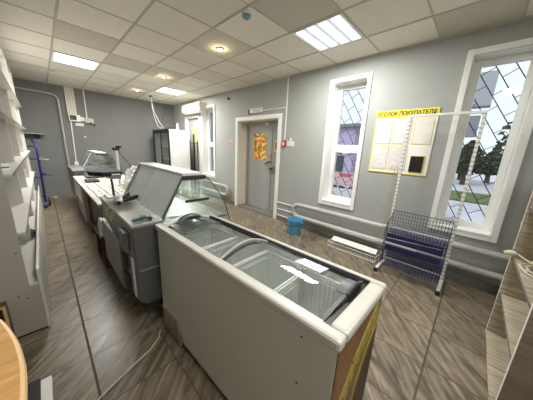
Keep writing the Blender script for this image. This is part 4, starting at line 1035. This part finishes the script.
# ============================================================ OUTDOORS
go = MB().box(-30, 40, -60, WY-WT-.02, -.75, -.70); struct('ground', go, m_asphalt)
single('grass_verge', MB().box(-20, 30, -18, -14.2, -.70, -.62), m_grass, 'strip of green grass beyond the road outside', 'grass', kind=None)
def tree(x, y, h, w, lab, seed):
    r = empty('tree', lab, 'tree', (x, y, -.7))
    part('trunk', MB().tube([(x, y, -.7), (x+.1, y, h*.3), (x, y+.1, h*.6)], [.18, .14, .08], 8), m_bark, r, smooth=True)
    bm = bmesh.new()
    rnd = random.Random(seed)
    for k in range(900):
        a = rnd.uniform(0, 2*PI); u = rnd.random(); rr = w*math.sqrt(rnd.random())*math.sin(PI*min(1, .2+u*.8)); z = h*.22+u*h*.78
        c = Vector((x+rr*math.cos(a), y+rr*math.sin(a), z-.5)); s = rnd.uniform(.07, .2)
        n = Vector((rnd.uniform(-1, 1), rnd.uniform(-1, 1), rnd.uniform(-1, 1))).normalized(); t = n.orthogonal().normalized()*s; q_ = n.cross(t)
        bm.faces.new([bm.verts.new(c+t), bm.verts.new(c+q_), bm.verts.new(c-t), bm.verts.new(c-q_)])
    mb = MB(); mb.bm.free(); mb.bm = bm; part('foliage', mb, m_leaf, r)
for k_ in range(9):
    tree(-8.5+k_*1.9, -27.5-(k_ % 2)*.8, 2.6+.5*math.sin(k_*2.3), .95, ['bare brown bush', 'dark hedge bush', 'low thorny bush', 'rounded garden bush', 'scrubby bush', 'dense bush', 'thin bush', 'tall bush', 'small bush'][k_]+' in the row beyond the road, %s from the right' % ['first', 'second', 'third', 'fourth', 'fifth', 'sixth', 'seventh', 'eighth', 'ninth'][k_], 20+k_)
tree(-2.4, -20.5, 6.0, 1.9, 'dark tall tree at right of the view through right window', 1)
tree(.6, -23.5, 3.2, 1.1, 'lower bushy tree left of the tall tree outside', 2)
tree(3.4, -24, 2.9, 1.3, 'bushy tree behind the grey house outside', 3)
tree(-6.6, -20, 5.2, 1.9, 'dark tree at the far right outside the right window', 4)
r = empty('billboard', 'grey box sign on post seen high in the right window', 'sign', (.5, -10, -.7))
part('panel', MB().box(.06, 1.2, -10.5, -10, 3.05, 4.05), m_housew, r)
part('panel', MB().box(.22, 1.0, -10.3, -9.9, 2.1, 2.75), m_roofg, r)
part('post', MB().box(.55, .7, -10.3, -10.15, -.7, 3.05), m_roofg, r)
r = empty('building', 'lilac clad building with shop banners seen through middle window', 'building', (7, -12, -.7))
part('wall', MB().box(4.2, 12, -13.5, -10, -.7, 2.55), m_lilac, r)
part('roof', MB().box(4.0, 12.2, -13.7, -9.8, 2.55, 2.68), m_roofg, r)
part('sign_band', MB().box(4.2, 12, -10, -9.96, 1.35, 1.75), m_bannerw, r)
part('window', MB().box(4.6, 7.2, -10, -9.95, .3, 1.25), m_glassedge, r)
r = empty('banner_fence', 'fence hung with pink and white printed banners outside', 'fence', (5, -6.5, -.7))
part('pink_banner', MB().box(2.6, 5.2, -6.52, -6.48, .45, .80), m_banner, r)
part('white_banner', MB().box(2.6, 5.2, -6.52, -6.48, -.05, .40), m_bannerw, r)
part('white_banner', MB().box(2.6, 5.2, -6.52, -6.48, -.60, -.10), m_banner, r)
for x in (2.6, 3.9, 5.2): part('post', MB().box(x-.03, x+.03, -6.56, -6.50, -.7, .95), m_roofg, r)

# ============================================================ WORLD, CAMERA
w = bpy.data.worlds.new('World'); bpy.context.scene.world = w; w.use_nodes = True
bg = w.node_tree.nodes['Background']; bg.inputs['Color'].default_value = (.80, .87, .97, 1); bg.inputs['Strength'].default_value = .68
sun = bpy.data.lights.new('outdoor_fill_sun', 'SUN'); sun.energy = 1.1; sun.angle = math.radians(30); so = bpy.data.objects.new('outdoor_fill_sun', sun); so.location = (0, 0, 12)  # sun added to brighten the outdoors, aimed away from the windows
so.rotation_euler = Vector((-.25, -.75, -.8)).to_track_quat('-Z', 'Y').to_euler(); C.objects.link(so)
cam = bpy.data.cameras.new('Camera'); co = bpy.data.objects.new('Camera', cam); C.objects.link(co)
cam.sensor_width = 36; cam.lens = 213.91/533*36; cam.clip_start = .02
yaw, pitch, roll = math.radians(-46.273), math.radians(-13.366), math.radians(2.632)
F = Vector((math.cos(yaw)*math.cos(pitch), math.sin(yaw)*math.cos(pitch), math.sin(pitch)))
R0 = F.cross(Vector((0, 0, 1))).normalized(); U0 = R0.cross(F)
Rr = R0*math.cos(roll)+U0*math.sin(roll); Uu = -R0*math.sin(roll)+U0*math.cos(roll)
mw = Matrix(((Rr.x, Uu.x, -F.x, 0), (Rr.y, Uu.y, -F.y, 0), (Rr.z, Uu.z, -F.z, 1.40), (0, 0, 0, 1)))
co.matrix_world = mw
sc = bpy.context.scene; sc.camera = co
sc.view_settings.view_transform = 'Standard'; sc.view_settings.look = 'None'; sc.view_settings.gamma = 1; sc.view_settings.exposure = 1.0
sc.cycles.max_bounces = 8; sc.cycles.diffuse_bounces = 5; sc.cycles.transparent_max_bounces = 24
sc.cycles.sample_clamp_indirect = 5
